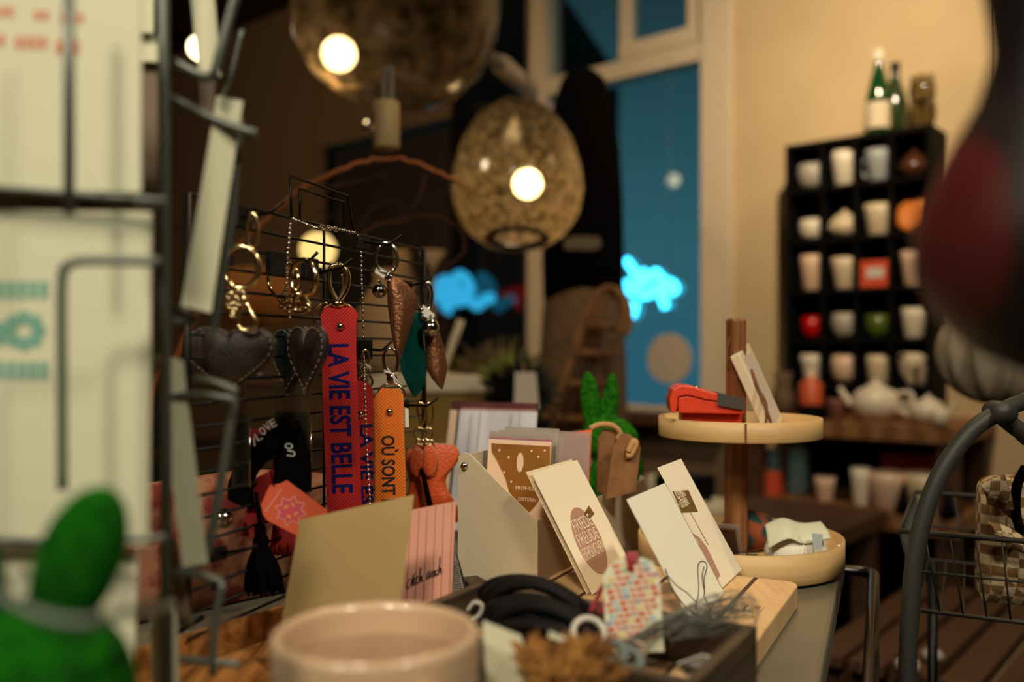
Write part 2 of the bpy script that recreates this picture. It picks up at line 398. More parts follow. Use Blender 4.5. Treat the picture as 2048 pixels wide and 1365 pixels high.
M['drink_glass'] = clear('clear_glass', (225, 220, 200), .5, .02)
M['smoke'] = clear('smoked_glass', (142, 128, 98), .3, .15, (176, 146, 100), .3, 60, (.02, .42))
M['smokeB'] = clear('smoked_glass_dark', (112, 100, 78), .3, .15, (170, 136, 88), .2, 26, (.02, .22))
M['bulb'] = emat('lit_bulb', (255, 240, 205), 30)
M['opal'] = emat('lit_opal', (255, 214, 130), 1.25)
M['neon'] = emat('cyan_neon', (60, 210, 255), 5)
M['neon_reflection'] = emat('cyan_neon_reflection', (50, 170, 218), 1.0)  # emission standing in for the neon's reflection in the glass
M['facade'] = mat('night_facade', (20, 19, 18), .9)
M['bluegoods'] = mat('pale_blue_goods', (110, 140, 140), .7)
M['redgoods'] = mat('red_goods', (140, 26, 18), .7)

# ------------------------------------------------------------------ the room
WA = V3((-.76, .65, 0)).normalized(); WP = V3((1.10, 2.85, 0)); WN = V3((-.65, -.76, 0)).normalized()   # window / cup wall
def W(s, z=0, off=0): return WP+WA*s+WN*off+V3((0, 0, z))
def s_at(px, off=0):
    r = (px-1024)/F; p = WP+WN*off
    return (p.x-r*p.y)/(r*WA.y-WA.x)
def z_at(px, py, off=0):
    p = W(s_at(px, off), 0, off); return CZ+(HY-py)/F*p.y
def wallbox(mb, s0, s1, z0, z1, t0=-.12, t1=0):
    pts = [W(s0, z0, t1), W(s1, z0, t1), W(s1, z1, t1), W(s0, z1, t1)]
    return mb.slab(pts, t1-t0, n=WN)
RH = 2.85
plan = [W(-2.45, 0, -.12), W(5.6, 0, -.12), V3((-2.96, -2.26, 0)), V3((2.96, -2.26, 0))]
MB().slab(plan, .1, n=(0, 0, 1)).build('floor', M['floorwood'], kind='structure')
MB().slab([p+V3((0, 0, RH)) for p in plan], .1, n=(0, 0, -1)).build('ceiling', M['ceiling'], kind='structure')
sF, sL, sM = s_at(1432), s_at(905), s_at(640)       # frame jamb, left end of the big window, second window
m = MB(); wallbox(m, -2.3, s_at(1466), 0, RH); m.build('wall_right', M['plaster'], kind='structure')
zs = .79
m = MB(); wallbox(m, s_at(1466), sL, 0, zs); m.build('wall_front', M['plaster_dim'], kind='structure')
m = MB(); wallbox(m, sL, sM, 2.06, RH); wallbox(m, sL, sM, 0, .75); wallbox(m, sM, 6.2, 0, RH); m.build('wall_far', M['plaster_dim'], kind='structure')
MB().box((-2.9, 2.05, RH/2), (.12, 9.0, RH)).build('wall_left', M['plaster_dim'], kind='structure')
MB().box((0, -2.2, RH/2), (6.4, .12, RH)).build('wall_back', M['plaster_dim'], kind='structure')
MB().box((2.9, -.2, RH/2), (.12, 4.4, RH)).build('wall_side', M['plaster'], kind='structure')
m = MB(); wallbox(m, s_at(1466), sL, zs-.04, zs, -.12, .10); m.build('trim_1', M['brown_wood'], kind='structure')
# main window: frame with mullion, transom, opener
wr = bpy.data.objects.new('window_1', None); C.objects.link(wr); wr.location = W(.9, zs); wr['_o'] = tuple(wr.location); wr['kind'] = 'structure'
m = MB()
wallbox(m, s_at(1466), s_at(1404), zs, RH, -.10, .015)
wallbox(m, s_at(1092), s_at(1056), zs, RH, -.09, .01)
wallbox(m, s_at(1404), s_at(1092), 2.055, 2.125, -.09, .005)
wallbox(m, s_at(1404), s_at(1092), zs, zs+.02, -.09, .005)
m.build('window_frame', M['white_frame'], wr, bevel=.004)
m = MB(); wallbox(m, sL-.05, sL, zs, RH, -.09, .01); m.build('side_jamb', M['black_wood'], wr)
m = MB(); a, b = s_at(1392), s_at(1232); zz = 2.135
wallbox(m, a, a+.05, zz, RH, -.07, -.02); wallbox(m, b-.05, b, zz, RH, -.07, -.02); wallbox(m, a, b, zz, zz+.06, -.07, -.015)
m.build('opening_sash', M['white_frame'], wr, bevel=.004)
m = MB(); wallbox(m, s_at(1404), s_at(1092), zs, 2.06, -.055, -.05); m.build('pane', M['winglass'], wr)
m = MB(); wallbox(m, s_at(1404), s_at(1092), 2.12, RH, -.055, -.05); m.build('pane', M['winglass'], wr)
m = MB(); wallbox(m, s_at(1056), sL, zs, RH, -.055, -.05); m.build('pane', M['winglass'], wr)
w2 = bpy.data.objects.new('window_2', None); C.objects.link(w2); w2.location = W(2.3, .75); w2['_o'] = tuple(w2.location); w2['kind'] = 'structure'
m = MB(); wallbox(m, sL, sM, .75, 2.06, -.065, -.06); m.build('pane', M['winglass'], w2)
m = MB(); wallbox(m, sL, sL+.03, .75, 2.06, -.09, -.04); wallbox(m, sM-.03, sM, .75, 2.06, -.09, -.04); wallbox(m, sL, sM, .75, .78, -.09, -.04); m.build('window_frame', M['black_wood'], w2)
# dark house across the street (roof edge cuts the dusk sky)
hp = [P(x, y, 9) for x, y in ((-900, 1500), (-900, -500), (900, -500), (1092, -60), (1238, 150), (1238, 1500))]
MB().slab(hp, 3, n=(0, -1, 0)).build('house', M['facade'], label='dark unlit house across the street beyond the windows', cat='house')

# ------------------------------------------------------------------ neon signs and a modelled neon reflection at the window
def neon(pxs, off, r, name, label, mt):
    m = MB()
    for path in pxs:
        pts = [plane_hit(x, y, W(0, 0, off), WN) for x, y in path]
        m.tube(catmull(pts, 6), r, n=8)
    return m.build(name, mt, label=label, cat='neon sign')
neon([[(1252, 520), (1266, 540), (1278, 565), (1262, 585), (1256, 560)],
      [(1258, 600), (1256, 625), (1264, 630), (1270, 605)], [(1275, 575), (1300, 555), (1312, 545), (1325, 560), (1345, 568), (1350, 580), (1335, 584), (1318, 574), (1300, 588), (1280, 592)],
      [(1318, 580), (1326, 600), (1332, 616)], [(1285, 540), (1290, 560)]], -.03, .016, 'neon_glow',
     'glowing cyan neon animal shape in the teal window pane', M['neon'])
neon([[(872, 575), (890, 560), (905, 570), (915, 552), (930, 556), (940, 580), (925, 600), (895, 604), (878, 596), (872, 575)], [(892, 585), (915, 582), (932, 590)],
      [(938, 600), (955, 612), (968, 600), (984, 596)], [(905, 560), (916, 585), (925, 610)], [(888, 612), (902, 622)]], .02, .024, 'neon_glow',
     'softer cyan neon reflection built as glowing tubes low in the dark window behind the bells', M['neon_reflection'])  # glowing tubes shaped as the cyan neon's reflection, not a second sign
m = MB(); m.tube(catmull([plane_hit(x, y, W(0, 0, -.11), WN) for x, y in ((1005, 590), (1025, 582), (1045, 578), (1050, 590), (1030, 602), (1042, 618))], 5), .012)
m.build('neon_glow', emat('red_neon', (150, 10, 20), .6), label='dim red glowing sign right of the cyan reflection', cat='neon sign')

# ------------------------------------------------------------------ black cup cabinet
WR3 = Matrix((( -WA.x, -WN.x, 0), (-WA.y, -WN.y, 0), (0, 0, 1)))   # local x runs right along wall, y into the wall
so = .16; cs0, cs1 = s_at(1863, so), s_at(1570, so)      # right, left
zT = 1.665; zB = .822
cab = root('cup_cabinet', 'tall black open cabinet of pigeonholes filled with cups on the wooden bench', 'cabinet', W((cs0+cs1)/2, zB, so/2))
def cbox(mb, s0, s1, z0, z1, o0, o1): return wallbox(mb, s0, s1, z0, z1, o0, o1)
m = MB(); cbox(m, cs0, cs1, zB, zT, .002, .012); m.build('back_panel', M['black_wood'], cab)
for a, b in ((cs0, cs0+.014), (cs1-.014, cs1)):
    m = MB(); cbox(m, a, b, zB, zT, .012, so); m.build('side_panel', M['black_wood'], cab, bevel=.001)
rowz = [1.522, 1.362, 1.205, 1.052, .915]
for z in rowz+[zT-.016]:
    m = MB(); cbox(m, cs0+.014, cs1-.014, z-.012 if z < 1.6 else z, z if z < 1.6 else zT, .012, so-.003); m.build('shelf', M['black_wood'], cab)
cw = (cs1-cs0-.028)/4
for i in range(1, 4):
    s_ = cs0+.014+cw*i; m = MB(); cbox(m, s_-.005, s_+.005, .915, zT-.016, .012, so-.006); m.build('divider', M['black_wood'], cab)
def lathe_thing(name, prof, c, mt, label, cat, group=None, handle=None, hm=None, inner=True, hr=.005):
    """cup-like thing: body + optional handle part"""
    r = root(name, label, cat, c, group)
    MB().lathe(prof, c, 28).build('body', mt, r)
    if handle:
        side, z0, z1, out, rr = handle
        d = V3((-WA.x, -WA.y, 0))*side if not isinstance(side, (tuple, V3)) else V3(side)
        pts = [V3(c)+d*rr+V3((0, 0, z0)), V3(c)+d*(rr+out)+V3((0, 0, z0+(z1-z0)*.2)), V3(c)+d*(rr+out*1.1)+V3((0, 0, z0+(z1-z0)*.75)), V3(c)+d*rr+V3((0, 0, z1))]
        MB().tube(catmull(pts, 5), hr, n=6).build('handle', hm or mt, r)
    return r
def cup(rt, rb, h, t=.004):
    return [(.0005, 0), (rb*.9, 0), (rb, .004), (rt-(rt-rb)*.3, h*.7), (rt, h), (rt-t, h), (rb-t, .006), (.0005, .006)]
def bowlp(r, h):
    return [(.0005, 0), (r*.55, 0), (r*.9, h*.25), (r, h*.6), (r*.92, h), (r*.86, h), (r*.9, h*.6), (r*.5, .008), (.0005, .008)]
G_ = 'cups in the black cabinet'
cells = [
 [('bowl', (.045, .082), 'greyglaze', 'wide pale grey cup in the top left pigeonhole', 'cup', None), ('cup', (.040, .030, .108), 'whiteglaze', 'tall cream tumbler second from left in top row', 'cup', None), ('cup', (.038, .027, .100), 'blueglaze', 'pale blue grey mug third in top row', 'mug', -1), ('jar', (.042, .085), 'brownglaze', 'shiny brown lidded pot in the top right pigeonhole', 'pot', None)],
 [('bowl', (.040, .068), 'whiteglaze', 'small round cream bowl at left of second row', 'bowl', None), ('jar', (.050, .088), 'cream', 'cream domed lidded sugar pot in second row', 'pot', None), ('cup', (.041, .032, .095), 'cream', 'cream tumbler left of the orange plate', 'cup', None), ('plate', (.050,), 'orangeplate', 'round orange plate standing upright in second row', 'plate', None)],
 [('cup', (.038, .030, .112), 'pinkglaze', 'tall pale tumbler at left of middle row', 'cup', None), ('cup', (.040, .029, .098), 'cream', 'cream tumbler left of the red box', 'cup', None), ('box', (.094, .082), 'redbox', 'red orange box with pale label in middle row', 'box', None), ('cup', (.038, .029, .104), 'pinkglaze', 'pale pink tumbler right of the red box', 'cup', None)],
 [('bowl', (.034, .072), 'redglaze', 'small bright red cup in fourth row', 'cup', None), ('bowl', (.039, .080), 'greyglaze', 'grey rounded cup between red and green ones', 'cup', None), ('bowl', (.038, .074), 'greenglaze', 'glossy olive green cup in fourth row', 'cup', None), ('cup', (.035, .028, .090), 'whiteglaze', 'off white cup right of the green one', 'cup', None)],
 [('cup', (.039, .026, .090), 'whiteglaze', 'white tapered cup at left of bottom row', 'cup', None), ('bowl', (.041, .088), 'pinkglaze', 'pale rounded mug second in bottom row', 'mug', None), ('cup', (.036, .031, .088), 'cream', 'straight cream mug third in bottom row', 'mug', None), ('cup', (.046, .036, .095), 'spotglaze', 'black and white patterned mug in bottom right pigeonhole', 'mug', 1)]]
for ri, row in enumerate(cells):
    for ci, (k, dm, mt, lab, cat, hd) in enumerate(row):
        s_ = cs1-.014-cw*(ci+.5); c = W(s_, rowz[ri]+.0005, .10); mt = M[mt]
        if k == 'cup': lathe_thing('tumbler' if cat == 'cup' else 'mug', cup(*dm), c, mt, lab, cat, G_, (hd, dm[2]*.2, dm[2]*.8, .014, dm[0]*.88) if hd else None)
        elif k == 'bowl': lathe_thing('round_cup', bowlp(*dm), c, mt, lab, cat, G_)
        elif k == 'jar':
            r_ = root('lidded_pot', lab, cat, c, G_); R_, h = dm
            MB().lathe([(.0005, 0), (R_*.6, 0), (R_*.98, h*.3), (R_, h*.45), (R_*.8, h*.66), (R_*.76, h*.66)], c).build('body', mt, r_)
            MB().lathe([(R_*.8, h*.66), (R_*.5, h*.84), (R_*.14, h*.9), (R_*.17, h), (.0005, h*1.03)], c).build('lid', mt, r_)
        elif k == 'plate':
            R = WR3 @ Rx(math.radians(78)) 
            MB().lathe([(.0005, 0), (.036, 0), (.050, .006), (.0505, .009), (.034, .004), (.0005, .004)], c+V3((0, 0, .052)), 32, R).build('side_plate', mt, label=lab, cat=cat, group=G_)
        elif k == 'box':
            r_ = root('gift_box', lab, cat, c, G_)
            MB().box(c+V3((0, 0, dm[1]/2)), (dm[0], .06, dm[1]), WR3).build('carton', mt, r_, bevel=.004)
            MB().box(c+WN*.031+V3((0, 0, dm[1]*.55)), (.05, .002, .03), WR3).build('paper_label', M['tape'], r_)
# bottles and wine glass on top
def bottle(px, mt, lab, h=.30, off=.08, labelm=None):
    c = W(s_at(px, off), zT+.0005, off); r_ = root('wine_bottle', lab, 'bottle', c)
    MB().lathe([(.0005, 0), (.034, 0), (.037, .006), (.037, h*.42), (.030, h*.56), (.015, h*.78), (.013, h*.84), (.013, h*.96)], c).build('glass_body', mt, r_)
    MB().lathe([(.0135, h*.86), (.015, h*.88), (.015, h), (.0005, h)], c).build('capsule', M['whiteglaze'] if labelm else M['black_gloss'], r_)
    if labelm: MB().lathe([(.0375, h*.08), (.0378, h*.38)], c).build('label', labelm, r_)
bottle(1757, M['bottlegreen'], 'green wine bottle with pale label and white capsule on the black cabinet', .262, .09, M['bottlelabel'])
bottle(1790, M['bottledark'], 'plain dark green bottle behind the labelled one', .222, .06)
c = W(s_at(1845, .08), zT+.0005, .08); r_ = root('wine_glass', 'clear wine glass on the black cabinet right of the bottles', 'glass', c)
MB().lathe([(.0005, 0), (.03, .001), (.004, .006), (.0035, .06)], c).build('foot', M['drink_glass'], r_)
MB().lathe([(.0035, .06), (.03, .08), (.038, .11), (.033, .16), (.032, .16), (.037, .11), (.028, .083), (.0005, .066)], c).build('bowl', M['drink_glass'], r_)

# ------------------------------------------------------------------ wooden bench under the cabinet
bo = .40; b0, b1 = s_at(1918, bo), s_at(1470, bo)
bn = root('wall_bench', 'long plain wooden bench with a lower shelf against the cup wall', 'bench', W((b0+b1)/2, 0, bo/2))
m = MB(); wallbox(m, b0, b1, .775, .821, .004, bo); m.build('bench_top', M['benchwood'], bn, bevel=.003)
m = MB(); wallbox(m, b0, b1, .535, .585, .004, bo); m.build('shelf', M['benchwood'], bn, bevel=.003)
m = MB(); wallbox(m, b0+.02, b1-.02, .06, .774, .004, .02); m.build('back_board', M['black_wood'], bn)
for a in (b0+.01, b1-.07):
    for o0 in (.03, bo-.07):
        m = MB(); wallbox(m, a, a+.05, 0, .534, o0, o0+.05); m.build('leg', M['brown_wood'], bn)
        m = MB(); wallbox(m, a, a+.05, .586, .774, o0, o0+.05); m.build('upright', M['brown_wood'], bn)
zt = .8215
def B(px, off, z=zt): return W(s_at(px, off), z, off)
def teapot(c, R_, mt, lab, side=-1):
    r_ = root('teapot', lab, 'teapot', c); d = -WA*(-side)
    d = V3((WA.x, WA.y, 0))*(1 if side < 0 else -1)
    MB().lathe([(.0005, 0), (R_*.55, 0), (R_*.92, R_*.4), (R_, R_*.8), (R_*.8, R_*1.25), (R_*.4, R_*1.45), (R_*.38, R_*1.45)], c).build('body', mt, r_)
    MB().lathe([(R_*.42, R_*1.44), (R_*.25, R_*1.58), (R_*.08, R_*1.62), (R_*.12, R_*1.75), (.0005, R_*1.8)], c).build('lid', mt, r_)
    MB().tube(catmull([c+d*R_*.8+V3((0, 0, R_*.5)), c+d*R_*1.2+V3((0, 0, R_*.8)), c+d*R_*1.55+V3((0, 0, R_*1.35))], 5), [R_*.24, R_*.22, R_*.2, R_*.18, R_*.17, R_*.16, R_*.15, R_*.14, R_*.13, R_*.12, R_*.12]).build('spout', mt, r_)
    MB().tube(catmull([c-d*R_*.8+V3((0, 0, R_*1.15)), c-d*R_*1.4+V3((0, 0, R_*1.2)), c-d*R_*1.45+V3((0, 0, R_*.6)), c-d*R_*.9+V3((0, 0, R_*.4))], 6), R_*.1).build('handle', mt, r_)
teapot(B(1752, .30), .066, M['whiteglaze'], 'large white teapot with spout to the left on the bench')
teapot(B(1856, .33), .045, M['whiteglaze'], 'small white teapot in front of the cabinet right corner', 1)
lathe_thing('creamer', bowlp(.024, .045), B(1880, .39), M['whiteglaze'], 'tiny white creamer at the bench front edge', 'cup')
c = B(1622, .28); r_ = root('soap_dispenser', 'orange bottle of soap standing on the bench before the cabinet', 'bottle', c)
MB().lathe([(.0005, 0), (.032, 0), (.034, .01), (.034, .095), (.022, .11), (.012, .115)], c).build('body', M['orangeclear'], r_)
MB().lathe([(.013, .115), (.014, .135), (.0005, .136)], c).build('cap', M['pinkglaze'], r_)
c = B(1566, .26); MB().lathe([(.0005, 0), (.04, 0), (.034, .06), (.022, .10), (.03, .13), (.026, .13), (.012, .10), (.0005, .10)], c).build('stoneware_vase', M['taupecloth'], label='mottled grey brown vase left of the orange soap bottle', cat='vase')
MB().lathe(cup(.028, .022, .06), B(1672, .36)).build('small_cup', M['redglaze'] if 0 else mat('dull_pink', (120, 72, 58), .6), label='dull pink small cup left of the large teapot', cat='cup')
MB().box(B(1626, .37)+V3((0, 0, .02)), (.07, .05, .04), WR3).build('soap_box', M['black_wood'], label='low black box beneath the orange bottle', cat='box', bevel=.002)
# goods on the lower shelf
zl = .5855
lower = [(1545, 'bluegoods', .05, .13, 'pale blue packet at left of the lower shelf', 'packet'), (1548, 'redbox', .045, .07, 'orange square tin on the lower shelf', 'tin'), (1598, 'bluegoods', .05, .15, 'blue grey packet standing beside the orange tin', 'packet')]
for i, (px, mt, wd, h, lab, ct) in enumerate(lower):
    c = B(px, .26+.06*(i == 1), zl); MB().box(c+V3((0, 0, h/2)), (wd, .04, h), WR3).build('packet' if i != 1 else 'square_tin', M[mt], label=lab, cat=ct, bevel=.003)
for i, (px, R_, h, mt, lab) in enumerate([(1650, .03, .07, 'pinkglaze', 'small pale pot on the lower shelf beside blue packets'), (1722, .028, .105, 'whiteglaze', 'slim white jug in the middle of the lower shelf'), (1776, .05, .10, 'pinkglaze', 'broad peach bowl right of the slim white jug'), (1850, .05, .105, 'cream', 'broad cream bowl at right of the lower shelf')]):
    MB().lathe(cup(R_, R_*.75, h), B(px, .34, zl)).build('pot' if i < 1 else 'jug' if i < 2 else 'serving_bowl', M[mt], label=lab, cat='pot' if i < 1 else 'jug' if i < 2 else 'bowl')
for px, lab in ((1806, 'small black cone tree between the two bowls'), (1896, 'small black cone tree at right end of the shelf')):
    MB().lathe([(.0005, 0), (.022, 0), (.014, .035), (.0005, .085)], B(px, .385, zl)).build('cone_tree', M['black_wood'], label=lab, cat='ornament')
MB().box(B(1815, .2, zl)+V3((0, 0, .07)), (.13, .05, .14), WR3).build('gift_box', M['redgoods'], label='dark red box behind the bowls on the lower shelf', cat='box')

# ------------------------------------------------------------------ goods below the window
dt = root('display_table', 'low dark wooden display table under the teal window', 'table', (.57, 2.27, 0))
R30 = Rz(math.radians(-40))
MB().box((.57, 2.27, .60), (.6, .42, .04), R30).build('table_top', M['brown_wood'], dt, bevel=.004)
for sx in (-1, 1):
    for sy in (-1, 1):
        MB().box(V3((.57, 2.27, .29))+R30 @ V3((sx*.26, sy*.16, 0)), (.05, .05, .58), R30).build('leg', M['brown_wood'], dt)
for px, py, d, wx, h, mt, nm, lab, ct in [(1370, 930, 2.15, .11, .10, 'black_wood', 'storage_box', 'black box below the teal pane with pale front label', 'box'), (1320, 900, 2.35, .08, .07, 'cream', 'small_bowl', 'small cream bowl left of the black box', 'bowl'),
     (1296, 985, 2.0, .10, .045, 'kraft', 'wooden_dish', 'brown flat dish in front of the black box', 'dish'), (1245, 880, 2.4, .05, .05, 'stone', 'small_pot', 'tan pot right of the green rabbit', 'pot'), (1425, 960, 2.1, .09, .05, 'creamwood', 'woven_dish', 'pale dish right of the black box near the tray post', 'dish')]:
    c = P(px, py, d); c.z = .6205
    if nm == 'storage_box':
        r_ = root(nm, lab, ct, c)
        MB().box(c+V3((0, 0, h/2)), (wx, .1, h), R30).build('carton', M[mt], r_, bevel=.003)
        MB().box(c+V3((0, 0, h*.4))+R30 @ V3((0, -.0505, 0)), (wx*.6, .002, h*.4), R30).build('paper_label', M['disc'], r_)
    else: MB().lathe(bowlp(wx/2, h), c).build(nm, M[mt], label=lab, cat=ct)
# hanging grey disc
c = plane_hit(1338, 718, W(0, 0, .06), WN); r_ = root('hanging_disc', 'round grey paper disc hanging in front of the teal window', 'ornament', c)
MB().slab([c+WR3 @ V3((.09*math.cos(t*math.pi/24), 0, .09*math.sin(t*math.pi/24))) for t in range(48)], .005, n=WN).build('disc', M['disc'], r_)
MB().tube([c+V3((0, 0, .088)), V3((c.x, c.y, 2.07))], .0012).build('thread', M['thread'], r_)
# dress form with black cape
c = P(1166, 700, 2.62); c.z = 0
r_ = root('dress_form', 'dress form wearing a black hooded cape over a taupe skirt by the window', 'dress form', c)
Z = lambda y: CZ+(HY-y)/F*2.62
MB().lathe([(.001, Z(138)), (.035, Z(142)), (.062, Z(158)), (.082, Z(200)), (.095, Z(240)), (.108, Z(300)), (.116, Z(400)), (.120, Z(520)), (.116, Z(600)), (.10, Z(602))], V3((c.x, c.y, 0)), 32, sy=.75).build('cape', M['blackcloth'], r_)
MB().lathe([(.105, Z(560)), (.118, Z(620)), (.126, Z(720)), (.13, Z(860)), (.13, .55), (.12, .55)], V3((c.x, c.y, 0)), 40, sy=.8).build('skirt', M['taupecloth'], r_)
MB().lathe([(.0005, 0), (.14, 0), (.14, .02), (.02, .04), (.018, .56)], V3((c.x, c.y, 0))).build('stand', M['brown_wood'], r_)
MB().slab([P(x, y, 2.62-.105) for x, y in ((1128, 480), (1150, 472), (1198, 474), (1204, 492), (1190, 500), (1130, 499))], .006).build('pale_patch', mat('grey_patch', (96, 90, 74), .9), r_)
# wooden sled standing upright
d = 2.24; r_ = root('wooden_sled', 'old wooden sled leaning upright with curled runners before the black cape', 'sled', P(1140, 900, d))
ra = [(1012, 1500), (1046, 1100), (1078, 880), (1108, 810), (1138, 735), (1160, 670), (1182, 615), (1205, 582), (1228, 580), (1244, 600), (1248, 635), (1240, 665)]
for off, dd in ((0, 0), (66, .16)):
    pts = [P(x+off*(.15 if y < 680 else .9*(y-680)/200+.15), y+off*.1, d+dd) for x, y in ra]
    MB().tube(catmull(pts, 5), .011, n=8, flat=1.4).build('runner', M['sledwood'], r_)
for y0, y1 in ((650, 655), (705, 710), (765, 772), (835, 842)):
    x0 = 1078+(880-y0)*.42; a = P(x0, y0, d); b = P(x0+60+(y0-650)*.2, y1, d+.15)
    MB().tube([a, b], .010, n=6, flat=.6).build('crossbar', M['sledwood'], r_)
for k in range(3):
    MB().tube([P(1112+k*20, 875, d+.04+k*.04), P(1180+k*12, 660, d+.04+k*.04)], .009, n=6, flat=.5).build('slat', M['brown_wood'], r_)
# plinth with dried grass, tags, vases
d = 1.95
r_ = root('display_plinth', 'olive yellow display plinth with a cream top behind the wire grid', 'plinth', P(900, 900, d))
zt2 = CZ-50/F*d
cx = P(905, 700, d).x
MB().box((cx-.03, d+.12, zt2-.02), (.30, .26, .036)).build('plinth_top', M['creamwood'], r_, bevel=.003)
MB().box((cx-.03, d+.12, (zt2-.04)/2), (.28, .24, zt2-.04)).build('plinth_body', M['olive'], r_)
m = MB(); c = P(1000, 760, 2.05)
for i in range(420):
    a = random.uniform(0, math.pi); b = random.uniform(-1, 1); L = random.uniform(.08, .12)
    dv = V3((math.cos(a)*1.25, b*.6, abs(math.sin(a))*1.0+.05)); dv = dv.normalized()*L
    p0 = c+V3((random.uniform(-.03, .03), random.uniform(-.02, .02), -.03)); sd = V3((random.uniform(-.02, .02), 0, random.uniform(-.01, .02)))
    m.tube([p0, p0+dv*.5+sd*.3, p0+dv+sd], [.0035, .003, .001], n=4)
m.build('dried_grass_bundle', M['grass'], label='domed bundle of dried olive brown grass behind the card box', cat='dried grass')
m = MB(); c = P(1015, 770, 1.85)
for i in range(60):
    dv = V3((random.uniform(-1, 1), random.uniform(-.6, .6), random.uniform(.1, 1))).normalized()*random.uniform(.04, .09)
    s_ = V3((-dv.z, 0, dv.x)).normalized()*.006; p0 = c
    m.slab([p0, p0+dv*.6+s_, p0+dv, p0+dv*.6-s_], .0006)
m.build('green_sprig', M['leaf'], label='small yellow green leafy sprig at the right of the dried grass', cat='plant')
r_ = root('potted_plant', 'dark bushy plant in a tall black pot behind the white swing tag', 'plant', V3((P(1040, 800, 1.8).x, 1.8, 0)))
c = P(1040, 800, 1.8)
MB().lathe([(.0005, -.915), (.05, -.915), (.062, -.04), (.056, -.04), (.0005, -.05)], c).build('pot', M['black_wood'], r_)
m = MB()
for i in range(140):
    dv = V3((random.uniform(-1, 1), random.uniform(-.7, .7), random.uniform(-.1, 1))).normalized()*random.uniform(.05, .10)
    s_ = V3((-dv.z, 0.2, dv.x)).normalized()*.012; m.slab([c+dv*.2, c+dv*.7+s_, c+dv, c+dv*.7-s_], .0008)
m.build('foliage', M['darkleaf'], r_)
# white swing tag hanging on the plant
q = [P(1030, 745, 1.68), P(1072, 745, 1.68), P(1078, 818, 1.68), P(1028, 818, 1.68)]
r_ = root('price_tag', 'pale rectangular tag in front of the dark plant', 'tag', q[3]); MB().tube([P(1050, 748, 1.682), P(1046, 725, 1.72), P(1042, 770, 1.79)], .0012).build('string', M['jute'], r_)
MB().slab(q, .002).build('tag_card', M['disc'], r_) if 1 else dict(label='pale rectangular tag in front of the dark plant', cat='tag')
MB().tube([P(884, 747, 2.0), P(922, 640, 2.0)], .0085, n=8).build('white_candle', M['creamwood'], label='slim white candle leaning beside the bronze leaf charm', cat='candle')
def vase(px, pt, pb, d, rpx, mt, lab, nm='stoneware_vase', prof=None, cat='vase'):
    c = P(px, pb, d); h = (pb-pt)/F*d; R_ = rpx/F*d
    prof = prof or [(.0005, 0), (.6, 0), (.95, .25), (1, .45), (.75, .75), (.4, .9), (.45, 1), (.35, 1), (.3, .9), (.0005, .88)]
    return MB().lathe([(a*R_ if a > .001 else .0005, b*h) for a, b in prof], c).build(nm, mt, label=lab, cat=cat)
vase(772, 540, 761.5, 2.3, 62, M['stone'], 'tall tan stoneware bottle seen through the grid behind the chain', prof=[(.0005, 0), (.85, 0), (1, .3), (.95, .6), (.6, .8), (.35, .9), (.4, 1), (.0005, 1)])
vase(806, 500, 757, 2.5, 34, M['stone'], 'smaller tan rounded pot behind the silver bell ring', 'stoneware_pot', cat='pot')
vase(866, 502, 759, 2.4, 26, M['disc'], 'shallow pale footed dish at the right end of the grid', 'footed_dish', prof=[(.0005, 0), (.8, 0), (.15, .05), (.12, .86), (1, 1), (.95, 1), (.0005, .9)], cat='dish')
# long shelf that carries the vases behind the grid
sh = root('back_shelf', 'dim wooden shelving unit behind the wire grid', 'shelf', P(700, 900, 2.45))
for py in (762, 900): 
    z_ = P(0, py, 2.3).z
    MB().box((-.55, 2.42, z_-.014), (.95, .32, .024)).build('shelf_board', M['brown_wood'], sh)
for x_ in (-1.02, -.08): MB().box((x_, 2.42, .47), (.03, .30, .90)).build('side_post', M['brown_wood'], sh)
MB().lathe([(.001, 0), (.04, 0), (.045, .02), (.04, .09), (.02, .10)], P(655, 620, 2.42)+V3((0, 0, 0))).build('amber_jar', M['brownglaze'], label='small brown jar under the glowing globe', cat='jar') if 0 else None

# ------------------------------------------------------------------ pendant lamps
def point(loc, pw, k=2700, r=.03):
    l = bpy.data.lights.new('bulb_glow', 'POINT'); l.energy = pw; l.color = kelvin(k); l.shadow_soft_size = r
    o = bpy.data.objects.new('bulb_glow', l); C.objects.link(o); o.location = loc
# lamp one: egg shaped shade
d = 2.2; k = d/F; bc = P(1055, 368, d); cc = P(1035, 360, d)
lp = root('pendant_lamp', 'egg shaped smoked textured glass pendant lamp hanging in front of the dark window', 'lamp', cc)
R = Rx(math.radians(-14))
pf = [(45, 118), (62, 128), (75, 124), (100, 104), (122, 70), (131, 25), (128, -20), (114, -75), (86, -125), (50, -158), (22, -170), (10, -176)]
MB().lathe([(a*k, -b*k) for a, b in pf], cc, 48, R).build('glass_shade', M['smoke'], lp)
MB().tube([cc+R @ V3((54*k*math.cos(t*math.pi/16), 54*k*math.sin(t*math.pi/16), -123*k)) for t in range(32)], .010, True, 8).build('rim', M['black_gloss'], lp)
MB().ball(bc, .036).build('bulb', M['bulb'], lp)
MB().lathe([(.016, .03), (.022, .05), (.022, .10), (.010, .11), (.010, .17)], bc).build('socket', M['rope'], lp)
MB().tube([bc+V3((0, 0, .16)), V3((bc.x+.012, bc.y, RH))], .004).build('cable', M['white_frame'], lp)
point(bc+V3((0, 0, -.05)), 1.7)
